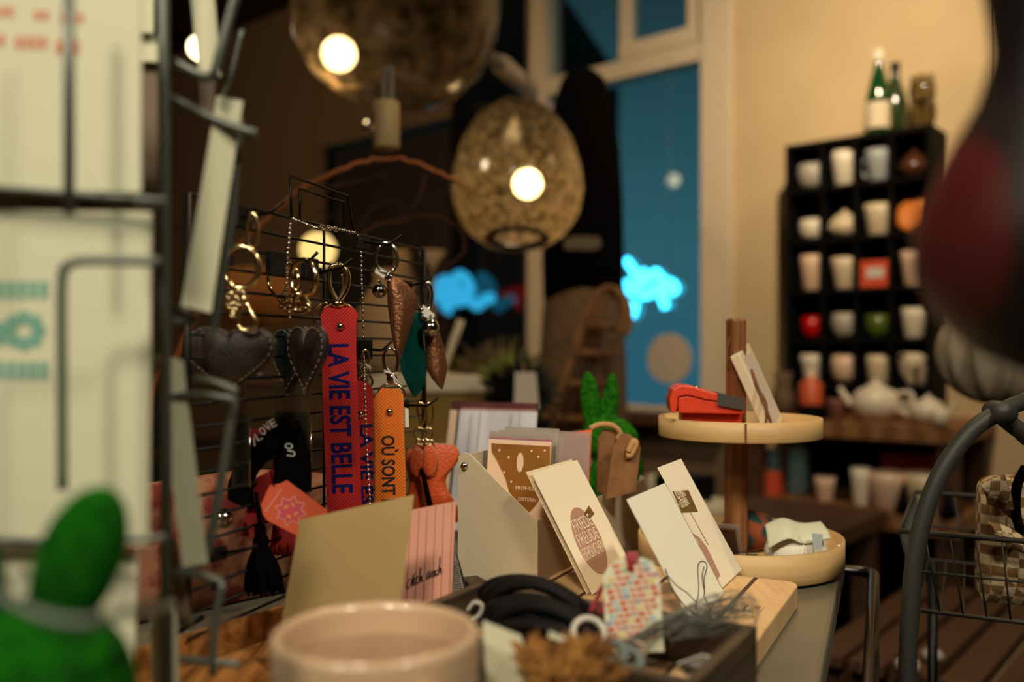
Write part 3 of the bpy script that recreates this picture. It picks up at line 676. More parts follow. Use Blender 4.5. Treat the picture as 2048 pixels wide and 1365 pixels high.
# lamp two: large globe higher and nearer
d = 1.9; k = d/F; bc = P(678, 108, d); cc = P(795, -5, d+.05)
lp = root('pendant_lamp', 'large round smoked glass pendant lamp cut by the top of the frame', 'lamp', cc)
pf = [(60, 205), (100, 208), (150, 180), (195, 120), (214, 40), (212, -40), (180, -120), (120, -180), (60, -205), (15, -215)]
MB().lathe([(a*k, -b*k) for a, b in pf], cc, 48, Ry(math.radians(8))).build('glass_shade', M['smokeB'], lp)
MB().ball(bc, .037).build('bulb', M['bulb'], lp)
MB().lathe([(.014, .034), (.02, .05), (.02, .10), (.008, .11)], bc).build('socket', M['brownglaze'], lp)
MB().tube([bc+V3((0, 0, .1)), V3((cc.x, cc.y, cc.z+215*k)), V3((cc.x, cc.y, RH))], .004).build('cable', M['black_metal'], lp)
point(bc+V3((0, 0, -.05)), 1.3)
# opal globe lamp and amber shade on the far left, upper left bulb
d = 2.45; c = P(636, 500, d); lp = root('globe_lamp', 'glowing cream globe lamp seen through the wire grid', 'lamp', P(636, 560, d))
MB().ball(c, 36/F*d).build('globe', M['opal'], lp)
MB().lathe([(.03, 0), (.03, .025), (.02, .03)], P(636, 562, d)).build('base', M['brownglaze'], lp)
pz = P(636, 762, d); pz.z = .9395; MB().tube([P(636, 562, d), pz], .008).build('stem', M['brownglaze'], lp)
d = 2.5; c = P(520, 600, d); lp = root('shade_lamp', 'amber fabric drum lamp glowing behind the gold key rings', 'lamp', P(520, 762, d))
MB().lathe([(.085, .085), (.10, -.07), (.098, -.07), (.083, .085)], c).build('drum_shade', M['amber'], lp)
MB().ball(c, .022).build('bulb', emat('warm_bulb', (255, 170, 80), 3), lp)
MB().lathe([(.0005, 0), (.05, 0), (.012, .02), (.01, .17)], V3((P(520, 762, d).x, d, .9395))).build('base', M['brownglaze'], lp)
point(c, .5, 2400)
d = 2.8; c = P(400, 96, d); lp = root('bare_bulb_pendant', 'small bare glowing bulb at upper left behind the card rack', 'lamp', c)
MB().ball(c, .036).build('bulb', emat('bulb_far', (255, 232, 180), 6), lp)
MB().lathe([(.014, .034), (.018, .05), (.018, .09), (.004, .1)], c).build('socket', M['brownglaze'], lp)
MB().tube([c+V3((0, 0, .09)), V3((c.x, c.y, RH))], .004).build('cable', M['black_metal'], lp)
# hanging candle-like block
d = 1.60; c = P(773, 298, d); k = d/F
r_ = root('hanging_candle', 'cream wax block hanging from a pale loop below the big lamp', 'candle', c)
MB().lathe([(.0005, 0), (24*k, 0), (26*k, 3*k), (26*k, 88*k), (23*k, 94*k), (.0005, 94*k)], c).build('wax_block', M['candle'], r_)
MB().tube(catmull([P(768, 208, d), P(767, 165, d), P(772, 138, d), P(782, 140, d), P(783, 170, d), P(782, 208, d)], 5), .005).build('loop', M['rope'], r_)
MB().tube([P(776, 140, d), V3((P(776, 0, d).x, d, RH))], .0006, n=5).build('thread', M['black_metal'], r_)
MB().ball(P(735, 250, 2.0), .014).build('bauble', M['silver'], label='tiny pale bauble left of the hanging wax block', cat='bauble')
# woven garland rope running down to the mullion
r_ = root('fabric_garland', 'pale braided rope garland sloping down from the lamps to the window post', 'garland', P(1060, 190, 2.7))
pts = [P(840, 20, 2.32), P(880, 55, 2.34), P(930, 85, 2.4), P(985, 118, 2.5), P(1020, 145, 2.65), P(1066, 190, 2.8)]
MB().tube(catmull(pts, 6), .020, n=8).build('braid', M['rope'], r_)
MB().tube([P(1000, 128, 2.55), P(1060, 180, 2.75)], .028, n=8).build('ribbon_end', M['disc'], r_)
# rust willow branch
r_ = root('willow_branch', 'curly rust brown willow branches arching above the grid', 'branch', P(380, 640, 1.5))
d = 1.5
M['twig'] = mat('dim_rust_twig', (84, 44, 22), .8)
def br(path, r, dd=0, jit=.007):
    pts = [P(x, y, d+dd+random.uniform(-.02, .02)) for x, y in path]; pts = catmull(pts, 6)
    pts = [p+V3((random.uniform(-1, 1), 0, random.uniform(-1, 1)))*jit*.35 for p in pts]
    n = len(pts); return MB().tube(pts, [r*(1-.5*i/n) for i in range(n)], n=6)
br([(262, 1920), (270, 1200), (300, 800), (350, 720), (400, 600), (450, 520), (520, 450), (600, 382), (680, 340), (760, 318), (830, 326), (890, 352), (930, 374)], .0058).build('main_branch', M['willow'], r_)
for pth, r, dd in [([(660, 372), (720, 362), (770, 350), (750, 400), (730, 440)], .0022, .1), ([(720, 470), (760, 450), (810, 440), (860, 432), (905, 445), (925, 465)], .0026, .1), ([(850, 350), (840, 400), (810, 430), (830, 480), (800, 520)], .002, .15),
                   ([(860, 560), (900, 530), (930, 500), (925, 470)], .002, .1), ([(340, 460), (390, 440), (430, 475)], .003, 0), ([(630, 420), (680, 440), (700, 480), (740, 420), (790, 400), (800, 440), (760, 490)], .0018, .2)]:
    br(pth, r, dd).build('twig', M['twig'], r_)

# ================================================================== THE COUNTER
def dirs(a): a = math.radians(a); return V3((math.sin(a), math.cos(a), 0)), V3((math.cos(a), -math.sin(a), 0))
TZ = .80
U, Vd = dirs(22.3); TB = V3((.366, .99, 0))
tr_ = root('counter_trolley', 'grey metal topped display trolley carrying all the small goods', 'trolley', TB-U*.5-Vd*.6)
top = [TB+Vd*0, TB-Vd*1.5, TB-Vd*1.5-U*1.0, TB-U*1.0]
def rounded(pts, r, n=5):
    out = []
    N = len(pts)
    for i in range(N):
        p, a, b = V3(pts[i]), V3(pts[i-1]), V3(pts[(i+1) % N]); da = (a-p).normalized()*r; db = (b-p).normalized()*r
        for k in range(n+1):
            t = k/n; out.append((p+da)*(1-t)**2+p*2*t*(1-t)+(p+db)*t*t)
    return out
tp = [p+V3((0, 0, TZ)) for p in rounded(top, .02)]
MB().slab(tp, .028, n=(0, 0, 1)).build('table_top', M['grey_metal'], tr_, bevel=.004)
for a, b in ((.04, .04), (1.46, .04), (.04, .96), (1.46, .96)):
    q = TB-Vd*a-U*b; MB().tube([V3((q.x, q.y, 0)), V3((q.x, q.y, TZ-.029))], .014).build('leg', M['black_metal'], tr_)
q0 = [TB-Vd*.03-U*.03, TB-Vd*1.47-U*.03, TB-Vd*1.47-U*.97, TB-Vd*.03-U*.97]
MB().slab([p+V3((0, 0, .40)) for p in q0], .02, n=(0, 0, 1)).build('lower_shelf', M['black_wood'], tr_)
hp_ = [TB-U*.02+Vd*.004, TB-U*.06+Vd*.055, TB-U*.40+Vd*.055, TB-U*.45+Vd*.004]
hpts = [p+V3((0, 0, TZ-.018)) for p in rounded([hp_[0]-Vd*.02, hp_[0]+Vd*.026, hp_[3]+Vd*.026, hp_[3]-Vd*.02], .016)]
MB().tube(hpts, .0060, True, 10).build('push_handle', M['black_gloss'], tr_)
# ---- wooden serving tray under the mug
D, E = V3((.57, .82, 0)).normalized(), V3((.82, -.57, 0)).normalized(); T0 = V3((-.165, .684, 0))
st = root('wooden_tray', 'orange brown grained wooden tray with low rim left of the mug', 'tray', T0-D*.08+E*.07+V3((0, 0, TZ)))
def trp(a, b, z): return T0+D*a+E*b+V3((0, 0, z))
MB().slab([trp(-.17, 0, .808), trp(0, 0, .808), trp(0, .15, .808), trp(-.17, .15, .808)], .007, n=(0, 0, 1)).build('tray_base', M['tray_wood'], st)
for q in ([(-.17, 0), (0, 0), (0, .004), (-.17, .004)], [(-.17, .146), (0, .146), (0, .15), (-.17, .15)], [(-.004, .0042), (0, .0042), (0, .1458), (-.004, .1458)], [(-.17, .0042), (-.166, .0042), (-.166, .1458), (-.17, .1458)]):
    MB().slab([trp(a, b, .829) for a, b in q], .0205, n=(0, 0, 1)).build('rim', M['tray_wood'], st)
# ---- mug
c = P(752, 1258, .415); c.z = .8004; mg = root('coffee_mug', 'pinkish beige glazed mug filled with milky brown drink at the front', 'mug', c)
h = P(0, 1258, .415).z-c.z; r0 = .0475
prof = [(.0005, 0), (.038, 0), (.042, .004), (.0455, h*.5), (r0, h-.004), (r0-.0005, h-.001), (r0-.0025, h), (r0-.0048, h-.001), (r0-.0055, h-.004), (.041, h*.5), (.038, .008), (.0005, .007)]
MB().lathe(prof, c, 64).build('mug_body', M['mug'], mg)
MB().lathe([(.0005, h-.0155), (.0412, h-.0155)], c, 64).build('drink', M['drink'], mg)
hd = V3((-.75, -.66, 0)).normalized()
hd = V3((.55, -.83, 0)).normalized()
MB().tube(catmull([c+hd*.044+V3((0, 0, h*.82)), c+hd*.066+V3((0, 0, h*.80)), c+hd*.074+V3((0, 0, h*.5)), c+hd*.062+V3((0, 0, h*.25)), c+hd*.043+V3((0, 0, h*.2))], 6), .0055, n=10).build('handle', M['mug'], mg)
# ---- beige and pink cards
def pcard(name, pxs, n, pt, th, mats, lab, cat='card', parts=None, build=True):
    pl = [plane_hit(x, y, pt, n) for x, y in pxs]; m = MB(); m.slab(pl, th, n=V3(n).normalized()); return m
n1 = V3((.12, -1, .12)).normalized(); o1 = P(700, 1150, .60)
pcard('greeting_card', [(600, 1040), (828, 990), (786, 1333), (547, 1333)], n1, o1, .0006, None, '').build('greeting_card', M['beigepaper'], label='blank beige card standing behind the mug', cat='card')
n2 = V3((.05, -1, .10)).normalized(); o2 = P(850, 1120, .66)
m = pcard('', [(806, 1024), (912, 1003), (898, 1296), (757, 1296)], n2, o2, .0008, None, '')
m.mi = 1
for i in range(6):
    xa = 822+i*16.5; xb = xa-9+i*.6; ya = 1021-(i*16.5)*.198
    m.tube([plane_hit(xa, ya+1, o2+n2*.0004, n2), plane_hit(xb, 1205, o2+n2*.0004, n2)], .00018, n=4)
m.mi = 2
def strokes(m, paths, fn, r):
    for p in paths: m.tube(catmull([fn(x, y) for x, y in p], 5), r, n=4)
fz = lambda x, y: plane_hit(500+x/3.413, 1100+y/3.413, o2+n2*.0006, n2)
hand = [[(1000, 285), (1012, 250), (1022, 205), (1020, 240), (1012, 272), (1024, 215), (1032, 212), (1032, 262), (1040, 280)],
 [(1098, 200), (1080, 212), (1070, 250), (1078, 268), (1100, 230), (1118, 170), (1112, 215), (1108, 245), (1118, 240)],
 [(1126, 188), (1120, 225), (1126, 236), (1136, 222)], [(1131, 165), (1133, 160)], [(1152, 180), (1140, 190), (1136, 222), (1148, 228), (1158, 212)],
 [(1165, 120), (1162, 165), (1156, 225), (1166, 185), (1174, 182), (1172, 215), (1182, 208)],
 [(1232, 150), (1214, 160), (1208, 192), (1218, 194), (1230, 160), (1228, 188), (1236, 184)],
 [(1244, 145), (1240, 175), (1248, 184), (1258, 160), (1258, 140), (1256, 178), (1264, 172)], [(1280, 138), (1268, 146), (1266, 170), (1276, 172), (1284, 160)],
 [(1297, 50), (1294, 100), (1284, 172), (1294, 130), (1302, 128), (1300, 158), (1308, 152)], [(1321, 144), (1323, 147)]]
strokes(m, hand, fz, .00036)
m.build('greeting_card', [M['pinkpaper'], M['stripeink'], M['ink']], label='pink card with thin orange stripes and handwritten black words', cat='card')
# barcode card at its right edge
n3 = V3((.5, -.8, .25)).normalized(); o3 = P(920, 1160, .70)
m = pcard('', [(911, 1100), (940, 1202), (906, 1208)], n3, o3, .0006, None, '')
m.mi = 1; m.slab([plane_hit(x, y, o3+n3*.0004, n3) for x, y in ((911, 1103), (917, 1118), (940, 1200), (934, 1201))], .0003, n=n3)
for i in range(14):
    y = 1126+i*4.4; x0 = 908.5; x1 = 909+(y-1100)*.2; m.slab([plane_hit(a, b, o3+n3*.0004, n3) for a, b in ((x0, y), (x1, y-3), (x1, y-1.2), (x0, y+1.2+(i % 3)*.4))], .0003, n=n3)
m.build('barcode_card', [M['greyglaze'], M['ink']], label='small card back with barcode lines and black edge beside the pink card', cat='card')
c = P(944, 1178, .74); MB().box(c, (.018, .02, .016), Rz(.5)).build('wooden_block', M['dark_wood'], label='small dark wooden block behind the barcode card', cat='block', bevel=.001)

# ================================================================== WIRE GRID DISPLAY
GD = V3((.342, .94, 0)).normalized(); GN = V3((.94, -.342, 0)); G0 = V3((-.149, .78, 0))
def gt(px): r = (px-1024)/F; return (G0.x-r*G0.y)/(r*GD.y-GD.x)
def gd(px): return (G0+GD*gt(px)).y
def gp(px, py, off=0):
    return plane_hit(px, py, G0+GN*off, GN)
zt_ = CZ+.104
gr = root('wire_grid_display', 'black wire grid display stand hung with key charms', 'display stand', (G0.x, G0.y, TZ))
t0, t1 = gt(375), gt(848)
m = MB(); zz = zt_
nw = 0
while zz > .815:
    m.tube([G0+GD*t0+V3((0, 0, zz)), G0+GD*t1+V3((0, 0, zz))], .0011, n=6); zz -= .0156; nw += 1
m.build('grid_wires', M['black_metal'], gr)
for t_ in (t0, gt(648), t1):
    m = MB(); r_ = .0026 if t_ != gt(648) else .0012
    m.tube([G0+GD*t_+V3((0, 0, .836 if t_ == t0 else TZ+.001 if r_ > .002 else .815)), G0+GD*t_+V3((0, 0, zt_))], r_); m.build('upright_wire', M['black_metal'], gr)
for a in ([(583, 440), (580, 352), (695, 392), (708, 467)], [(600, 440), (599, 378), (687, 405), (688, 458)]):
    MB().tube([gp(x, y, .001) for x, y in a], .0011, n=8).build('top_handle', M['black_metal'], gr)
for t_ in (t0+.015, t1-.01):
    MB().tube([G0+GD*t_+V3((0, 0, .838)), G0+GD*t_-GN*.06+V3((0, 0, TZ+.003))], .002).build('foot', M['black_metal'], gr)
GH = 'black hooks clipped on the wire grid'
def on_ray(base, px, py, perp=GN):
    r = (px-1024)/F; L = (base.x-r*base.y)/(r*perp.y-perp.x); p = base+perp*L; p.z = CZ+(HY-py)/F*p.y; return p
def hook(blk, wire, lab):
    (x0, y0, x1, y1) = blk
    b = gp((x0+x1)/2, (y0+y1)/2, .004); r_ = root('display_hook', lab, 'hook', b, GH)
    W_ = abs((gp(x1, y0)-gp(x0, y0)).length)*.85; H_ = (y1-y0)/F*b.y
    R = Matrix(((GD.x, -GN.x, 0), (GD.y, -GN.y, 0), (0, 0, 1)))
    MB().box(b, (min(W_, .02), .006, H_), R).build('clip', M['glossblack'], r_, bevel=.0008)
    if wire:
        pts = [b]+[on_ray(b, x, y) for x, y in wire[1:]]
        pts[0] = b+GN*.003; MB().tube(pts, .0013, n=8).build('wire', M['black_metal'], r_)
    return r_
hook((467, 412, 500, 458), [(505, 437), (544, 425), (569, 402)], 'black hook at the top left of the grid')
hook((440, 490, 462, 530), [(455, 512), (480, 497), (505, 478)], 'black hook holding the large gold ring')
hook((535, 503, 568, 552), None, 'black clip block left of the warm globe')
hook((606, 517, 634, 558), [(606, 530), (620, 521), (635, 505)], 'black hook holding the two round gold rings')
hook((628, 536, 640, 556), [(635, 546), (683, 536), (703, 518)], 'black hook carrying the red strap')
hook((712, 470, 737, 500), [(729, 496), (778, 490), (803, 470)], 'black hook carrying the silver ring at top right')
hook((800, 562, 822, 582), [(820, 570), (848, 566), (864, 551)], 'black hook at the right edge of the grid')
hook((714, 680, 744, 719), [(744, 702), (765, 701), (783, 683)], 'black hook carrying the orange strap')
hook((800, 800, 815, 822), [(811, 811), (855, 812), (875, 797)], 'black hook carrying the orange leather dog')
hook((425, 1095, 450, 1120), [(444, 1107), (490, 1100), (513, 1093)], 'bare black hook low at the left of the grid')
hook((428, 1160, 446, 1180), None, 'lowest black clip at left of the grid')

# ---- key charms
def pd(px, d, yaw=0, tilt=0):
    n = V3((math.sin(math.radians(yaw)), -math.cos(math.radians(yaw)), math.tan(math.radians(tilt)))).normalized()
    return P(px, 700, d), n
def mp(pl, x, y, off=0): return plane_hit(x, y, pl[0]+pl[1]*off, pl[1])
def pring(m, pl, cx, cy, rx, ry, rt, off=0, n=26):
    m.tube([mp(pl, cx+rx*math.cos(2*math.pi*i/n), cy+ry*math.sin(2*math.pi*i/n), off) for i in range(n)], rt, True, 8)
def heart(cx, cy, wd, hg, n=40, rot=0):
    out = []
    for i in range(n):
        t = 2*math.pi*i/n; x = 16*math.sin(t)**3/32*wd; y = -(13*math.cos(t)-(5-2.4*(math.cos(t) > 0)*math.cos(t))*math.cos(2*t)-2*math.cos(3*t)-math.cos(4*t)*(1-.5*(math.cos(t) > 0)*math.cos(t))-2.5)/29*hg
        out.append((cx+x*math.cos(rot)-y*math.sin(rot), cy+x*math.sin(rot)+y*math.cos(rot)))
    return out
def heart_charm(cx, cy, wd, hg, d, yaw, mt, lab, rings, links, clasp, rot=0, th=.012, name='heart_keychain'):
    pl = pd(cx, d, yaw); r_ = root(name, lab, 'keychain', mp(pl, cx, cy+hg/2), 'heart charms on the grid')
    pts = [mp(pl, x, y) for x, y in heart(cx, cy, wd, hg, rot=rot)]
    hb = MB().pillow(pts, th, pl[1], .25).build('heart_body', mt, r_)
    cc = sum(pts, V3())/len(pts); q = [cc+(p-cc)*.93+pl[1]*th*.32 for p in pts]; m = MB()
    for i in range(len(q)):
        a, b = q[i], q[(i+1) % len(q)]; L = (b-a).length; k = max(1, int(L/.0032))
        for j in range(k): m.tube([a.lerp(b, j/k+.05), a.lerp(b, j/k+.7/k)], .0005, n=5)
    m.build('stitching', M['stitch'], hb)
    for (x, y, rx, ry, rt) in rings:
        m = MB(); pring(m, pl, x, y, rx, ry, rt, .004); m.build('ring', M['gold'], r_)
    if links:
        m = MB()
        for i, (x, y) in enumerate(links): pring(m, pl, x, y, 5+(i % 2)*2, 7-(i % 2)*2, .0009, .004+(i % 3)*.001, 12)
        m.build('chain', M['gold'], r_)
    if clasp:
        m = MB(); m.tube(catmull([mp(pl, x, y, .009) for x, y in clasp], 5, True), .0016, True, 8)
        x, y = clasp[0]; m.tube([mp(pl, x, y-14, .009), mp(pl, x, y+4, .009)], .0024); m.build('clasp', M['gold'], r_)
    return r_
heart_charm(460, 698, 188, 148, .615, -6, M['brownleather'], 'large bronze brown leather heart with grey stitching, leftmost on the grid', [(482, 535, 36, 42, .0021), (505, 465, 11, 38, .0013)],
    [(468, 580), (458, 590), (470, 600), (462, 612), (474, 588), (480, 605), (456, 604), (468, 622), (485, 590), (474, 632), (464, 628)], [(488, 604), (478, 630), (475, 650), (486, 660), (504, 658), (511, 645), (500, 622)])
heart_charm(585, 700, 72, 140, .70, -50, M['greenleather'], 'dark green leather heart seen half edge on, second charm', [(567, 560, 30, 36, .0014)],
    [(562, 598), (570, 606), (578, 600), (566, 612), (574, 616), (582, 612), (570, 590)], None, .06)
heart_charm(618, 696, 74, 148, .675, -38, M['brownleather'], 'dark brown leather heart turned sideways beside the red strap', [(607, 557, 25, 36, .0019)],
    [(598, 600), (606, 596), (612, 604), (600, 612), (616, 612), (606, 618), (594, 608), (604, 608)], [(596, 596), (590, 606), (592, 622), (600, 626), (612, 624), (618, 614), (610, 600)], .02)

def strap(outline, d, yaw, web, lab, txt, tpos, tmat, rivet, name='strap_keychain', ring=None, clasp=None, thm=.003, tie=False):
    pl = pd(outline[0][0], d, yaw); r_ = root(name, lab, 'keychain', mp(pl, *outline[len(outline)//2]), 'fabric strap keychains')
    m = MB(); m.slab([mp(pl, x, y, thm) for x, y in outline], thm, n=pl[1])
    m.mi = 1
    for st_, (x, y), (x2, y2), Wd in txt:
        a = mp(pl, x, y, thm); b = mp(pl, x2, y2, thm); xd = (b-a).normalized(); yd = pl[1].cross(xd).normalized()
        m.text(st_, a, xd, yd, (b-a).length, Wd/F*d, .025)
    wb = m.build('webbing', [web, tmat], r_)
    if rivet: MB().ball(mp(pl, rivet[0], rivet[1], thm), .0034, 8, ).build('rivet', M['silver'], wb)
    return r_, pl
r_, pl = strap([(650, 616), (706, 615), (716, 632), (712, 644), (712, 700), (716, 860), (723, 1010), (722, 1034), (655, 1036), (647, 850), (643, 700), (643, 645), (641, 633)], .752, 4, M['redweb'],
    'bright red fabric strap keychain printed LA VIE EST BELLE in blue', [('LA VIE EST BELLE', (655, 689), (664, 988), 42)], 0, M['blueink'], (681, 653))
m = MB(); pring(m, pl, 676, 628, 34, 20, .0013, 0); m.build('d_ring', M['gold'], r_)
m = MB(); m.tube(catmull([mp(pl, x, y, .003) for x, y in ((676, 604), (660, 575), (658, 548), (664, 533), (676, 530))], 6), .0019); m.tube(catmull([mp(pl, x, y, .003) for x, y in ((676, 604), (692, 580), (696, 555), (690, 538), (677, 530))], 6), .0024)
m.tube(catmull([mp(pl, x, y, .004) for x, y in ((678, 604), (686, 575), (684, 548))], 5), .001); m.ball(mp(pl, 676, 608, .002), (.0055, .004, .004)); m.build('clasp', M['gold'], r_)
MB().tube(catmull([mp(pl, x, y, -.002) for x, y in ((632, 650), (628, 628), (640, 610), (655, 606))], 5), .0012).build('spare_ring', M['gold'], r_)
r_, pl = strap([(712, 762), (736, 765), (746, 780), (746, 1000), (748, 1040), (716, 1040), (714, 900), (712, 800)], .80, 25, M['redweb'],
    'second red fabric strap half hidden behind the first one', [('LA VIE EST', (720, 850), (722, 1035), 26)], 0, M['blueink'], (721, 829))
m = MB(); pring(m, pl, 730, 764, 15, 14, .0012); m.tube(catmull([mp(pl, x, y) for x, y in ((728, 750), (722, 730), (724, 706), (732, 700), (738, 712), (735, 732), (729, 750))], 4), .0012); m.build('clasp', M['gold'], r_)
m = MB()
for k in range(5): m.tube(catmull([mp(pl, 722+random.uniform(-6, 6), 732+random.uniform(-5, 5), .004), mp(pl, 730, 728, .005), mp(pl, 738+random.uniform(-6, 6), 736+random.uniform(-8, 8), .004)], 4), .0004, n=4)
m.build('white_thread', M['tape'], r_)
r_, pl = strap([(762, 777), (800, 779), (807, 792), (808, 860), (811, 940), (812, 1010), (750, 1020), (750, 900), (748, 830), (746, 800)], .815, 6, M['orangeweb'],
    'orange fabric strap keychain printed OÙ SONT in black', [('OÙ SONT L', (762, 872), (764, 1012), 34)], 0, M['ink'], (779, 824))
m = MB(); pring(m, pl, 783, 790, 26, 22, .0013, -.001); m.build('d_ring', M['silver'], r_)
m = MB(); m.tube(catmull([mp(pl, x, y, .002) for x, y in ((782, 764), (770, 735), (768, 712), (778, 698), (790, 702), (796, 722), (792, 745))], 6), .0016); m.ball(mp(pl, 784, 758, .002), (.005, .004, .006)); m.build('clasp', M['silver'], r_)
m = MB()
for k in range(7): m.tube(catmull([mp(pl, 770+random.uniform(-4, 6), 742+random.uniform(-6, 6), .006), mp(pl, 784, 748, .007), mp(pl, 792+random.uniform(-4, 8), 752+random.uniform(-8, 20), .006)], 4), .0004, n=4)
m.build('white_thread', M['tape'], r_)
q = [mp(pl, x, y, -.002) for x, y in ((808, 815), (817, 818), (818, 855), (809, 855))]; MB().slab(q, .0004, n=pl[1]).build('paper_flag', M['tape'], r_)

def bell(m, p, r):
    m.ball(p, r, 12); m.tube([p+V3((0, 0, r)), p+V3((0, 0, r+.004))], .001)
# bronze leaf
pl = pd(805, .835, 5); r_ = root('leaf_keychain', 'curled bronze leather leaf charm with a silver bell on a silver ring', 'keychain', mp(pl, 800, 717), 'leather leaf charms')
MB().loft([mp(pl, x, y) for x, y in ((773, 553), (775, 600), (781, 650), (788, 690), (800, 718))], [mp(pl, x, y) for x, y in ((782, 551), (812, 566), (834, 595), (826, 640), (801, 719))], 12, .011, pl[1], .0013, 1.2).build('leather_leaf', M['bronze'], r_)
m = MB(); pring(m, pl, 773, 517, 23, 32, .0013, .003); pring(m, pl, 773, 517, 21, 30, .0010, .0055); m.build('ring', M['silver'], r_)
m = MB(); bell(m, mp(pl, 759, 582, .004), .0068); m.build('bell', M['silver'], r_)
MB().slab([mp(pl, x, y, .005) for x, y in ((755, 531), (774, 543), (768, 557), (749, 545))], .0008, n=pl[1]).build('white_tag', M['tape'], r_)
m = MB(); pring(m, pl, 777, 556, 6, 6, .0010, .006); m.build('eyelet', M['silver'], r_)
# teal + bronze
pl = pd(850, .885, 5); r_ = root('leaf_keychain', 'curled teal and bronze leather leaf charm with a silver bell', 'keychain', mp(pl, 850, 795), 'leather leaf charms')
MB().loft([mp(pl, x, y) for x, y in ((822, 628), (808, 665), (800, 725), (812, 765), (829, 797))], [mp(pl, x, y) for x, y in ((840, 624), (848, 690), (852, 745), (846, 775), (830, 797))], 10, .008, pl[1], .0013, 1.5).build('teal_leaf', M['teal'], r_)
MB().loft([mp(pl, x, y, -.005) for x, y in ((846, 640), (850, 690), (855, 740), (872, 768), (884, 780))], [mp(pl, x, y, -.005) for x, y in ((866, 632), (884, 680), (894, 730), (890, 762), (885, 780))], 10, .006, pl[1], .0013, .8).build('bronze_leaf', M['bronze'], r_)
m = MB(); pring(m, pl, 856, 592, 9, 27, .0013, .004); pring(m, pl, 845, 592, 14, 26, .0010, 0); m.build('ring', M['silver'], r_)
m = MB(); bell(m, mp(pl, 861, 656, .009), .0088); m.build('bell', M['silver'], r_)
MB().slab([mp(pl, x, y, .007) for x, y in ((846, 610), (870, 630), (862, 645), (842, 624))], .0008, n=pl[1]).build('white_tag', M['tape'], r_)
m = MB(); pring(m, pl, 848, 628, 6, 6, .0010, .006); m.ball(mp(pl, 843, 620, .005), .003); m.build('eyelet', M['silver'], r_)
# orange leather dog
pl = pd(865, .90, 4); r_ = root('dog_keychain', 'orange grained leather dog shaped charm hanging by gold clasps', 'keychain', mp(pl, 865, 1040), 'leather animal charms')
ol = catmull([mp(pl, x, y) for x, y in ((824, 896), (850, 888), (880, 889), (905, 891), (917, 903), (915, 922), (893, 952), (893, 975), (908, 1005), (922, 1028), (918, 1042), (905, 1042), (884, 1020), (860, 1015), (838, 1030), (822, 1042), (812, 1034), (814, 1000), (820, 965), (814, 935), (814, 908))], 4, True)
lb = MB().pillow(ol, .012, pl[1], .35).build('leather_body', M['orangeleather'], r_)
m = MB(); m.tube(ol, .0008, True, 6); m.build('edge_piping', M['leatheredge'], lb)
for (x, y, a, b, off) in ((835, 925, 14, 29, .009), (859, 922, 14, 31, .010)):
    e_ = [mp(pl, x+a*math.cos(2*math.pi*i/20), y+b*math.sin(2*math.pi*i/20), off) for i in range(20)]
    er = MB().pillow(e_, .004, pl[1], .4).build('ear', M['orangeleather'], r_); MB().tube(e_, .0007, True, 6).build('ear_edge', M['leatheredge'], er)
MB().tube([mp(pl, x, y, .013) for x, y in ((842, 936), (846, 950), (852, 975), (861, 1018))], [.001, .0022, .0025, .003]).build('black_tie', M['blackcloth'], r_)
for x in (841, 858):
    m = MB(); m.tube(catmull([mp(pl, x+dx, y, .006) for dx, y in ((-6, 812), (0, 806), (7, 812), (8, 835), (2, 852), (-4, 835))], 4, True), .0012, True, 7); pring(m, pl, x-2, 868, 10, 12, .0010, .007); pring(m, pl, x, 885, 8, 5, .0012, .008); m.build('clasp', M['gold'], r_)

# ball chain
dch = .735
def beads(path, r=.00135, step=.0034):
    pts = catmull(path, 24); m = MB(); acc = 0; last = pts[0]
    m.tube(pts[::6]+[pts[-1]], .0003, n=4)
    for p in pts[1:]:
        acc += (p-last).length; last = p
        if acc >= step: acc = 0; m.ball(p, r, 6)
    return m
r_ = root('ball_chain', 'long silver ball chain looped over the grid top', 'chain', P(740, 1005, .745))
g = lambda x, y, o=.006: gp(x, y, o)
beads([g(582, 440), g(578, 480), g(575, 520), g(573, 560), g(574, 600), g(580, 640)]).build('left_strand', M['silver'], r_)
beads([g(582, 436), g(610, 448), g(640, 458), g(670, 458), g(712, 466)]).build('top_strand', M['silver'], r_)
beads([g(712, 466), g(722, 490), g(723, 560), g(726, 620), g(727, 700), P(729, 760, .77), P(732, 860, .765), P(736, 940, .76), P(740, 1012, .76)]).build('right_strand', M['silver'], r_)
m = MB()
for i in range(3): m.ring(g(645+i*13, 455+i*2, .009), .0035, .0007, GN, ry=.002, n=12)
m.build('lobster_clasp', M['silver'], r_)

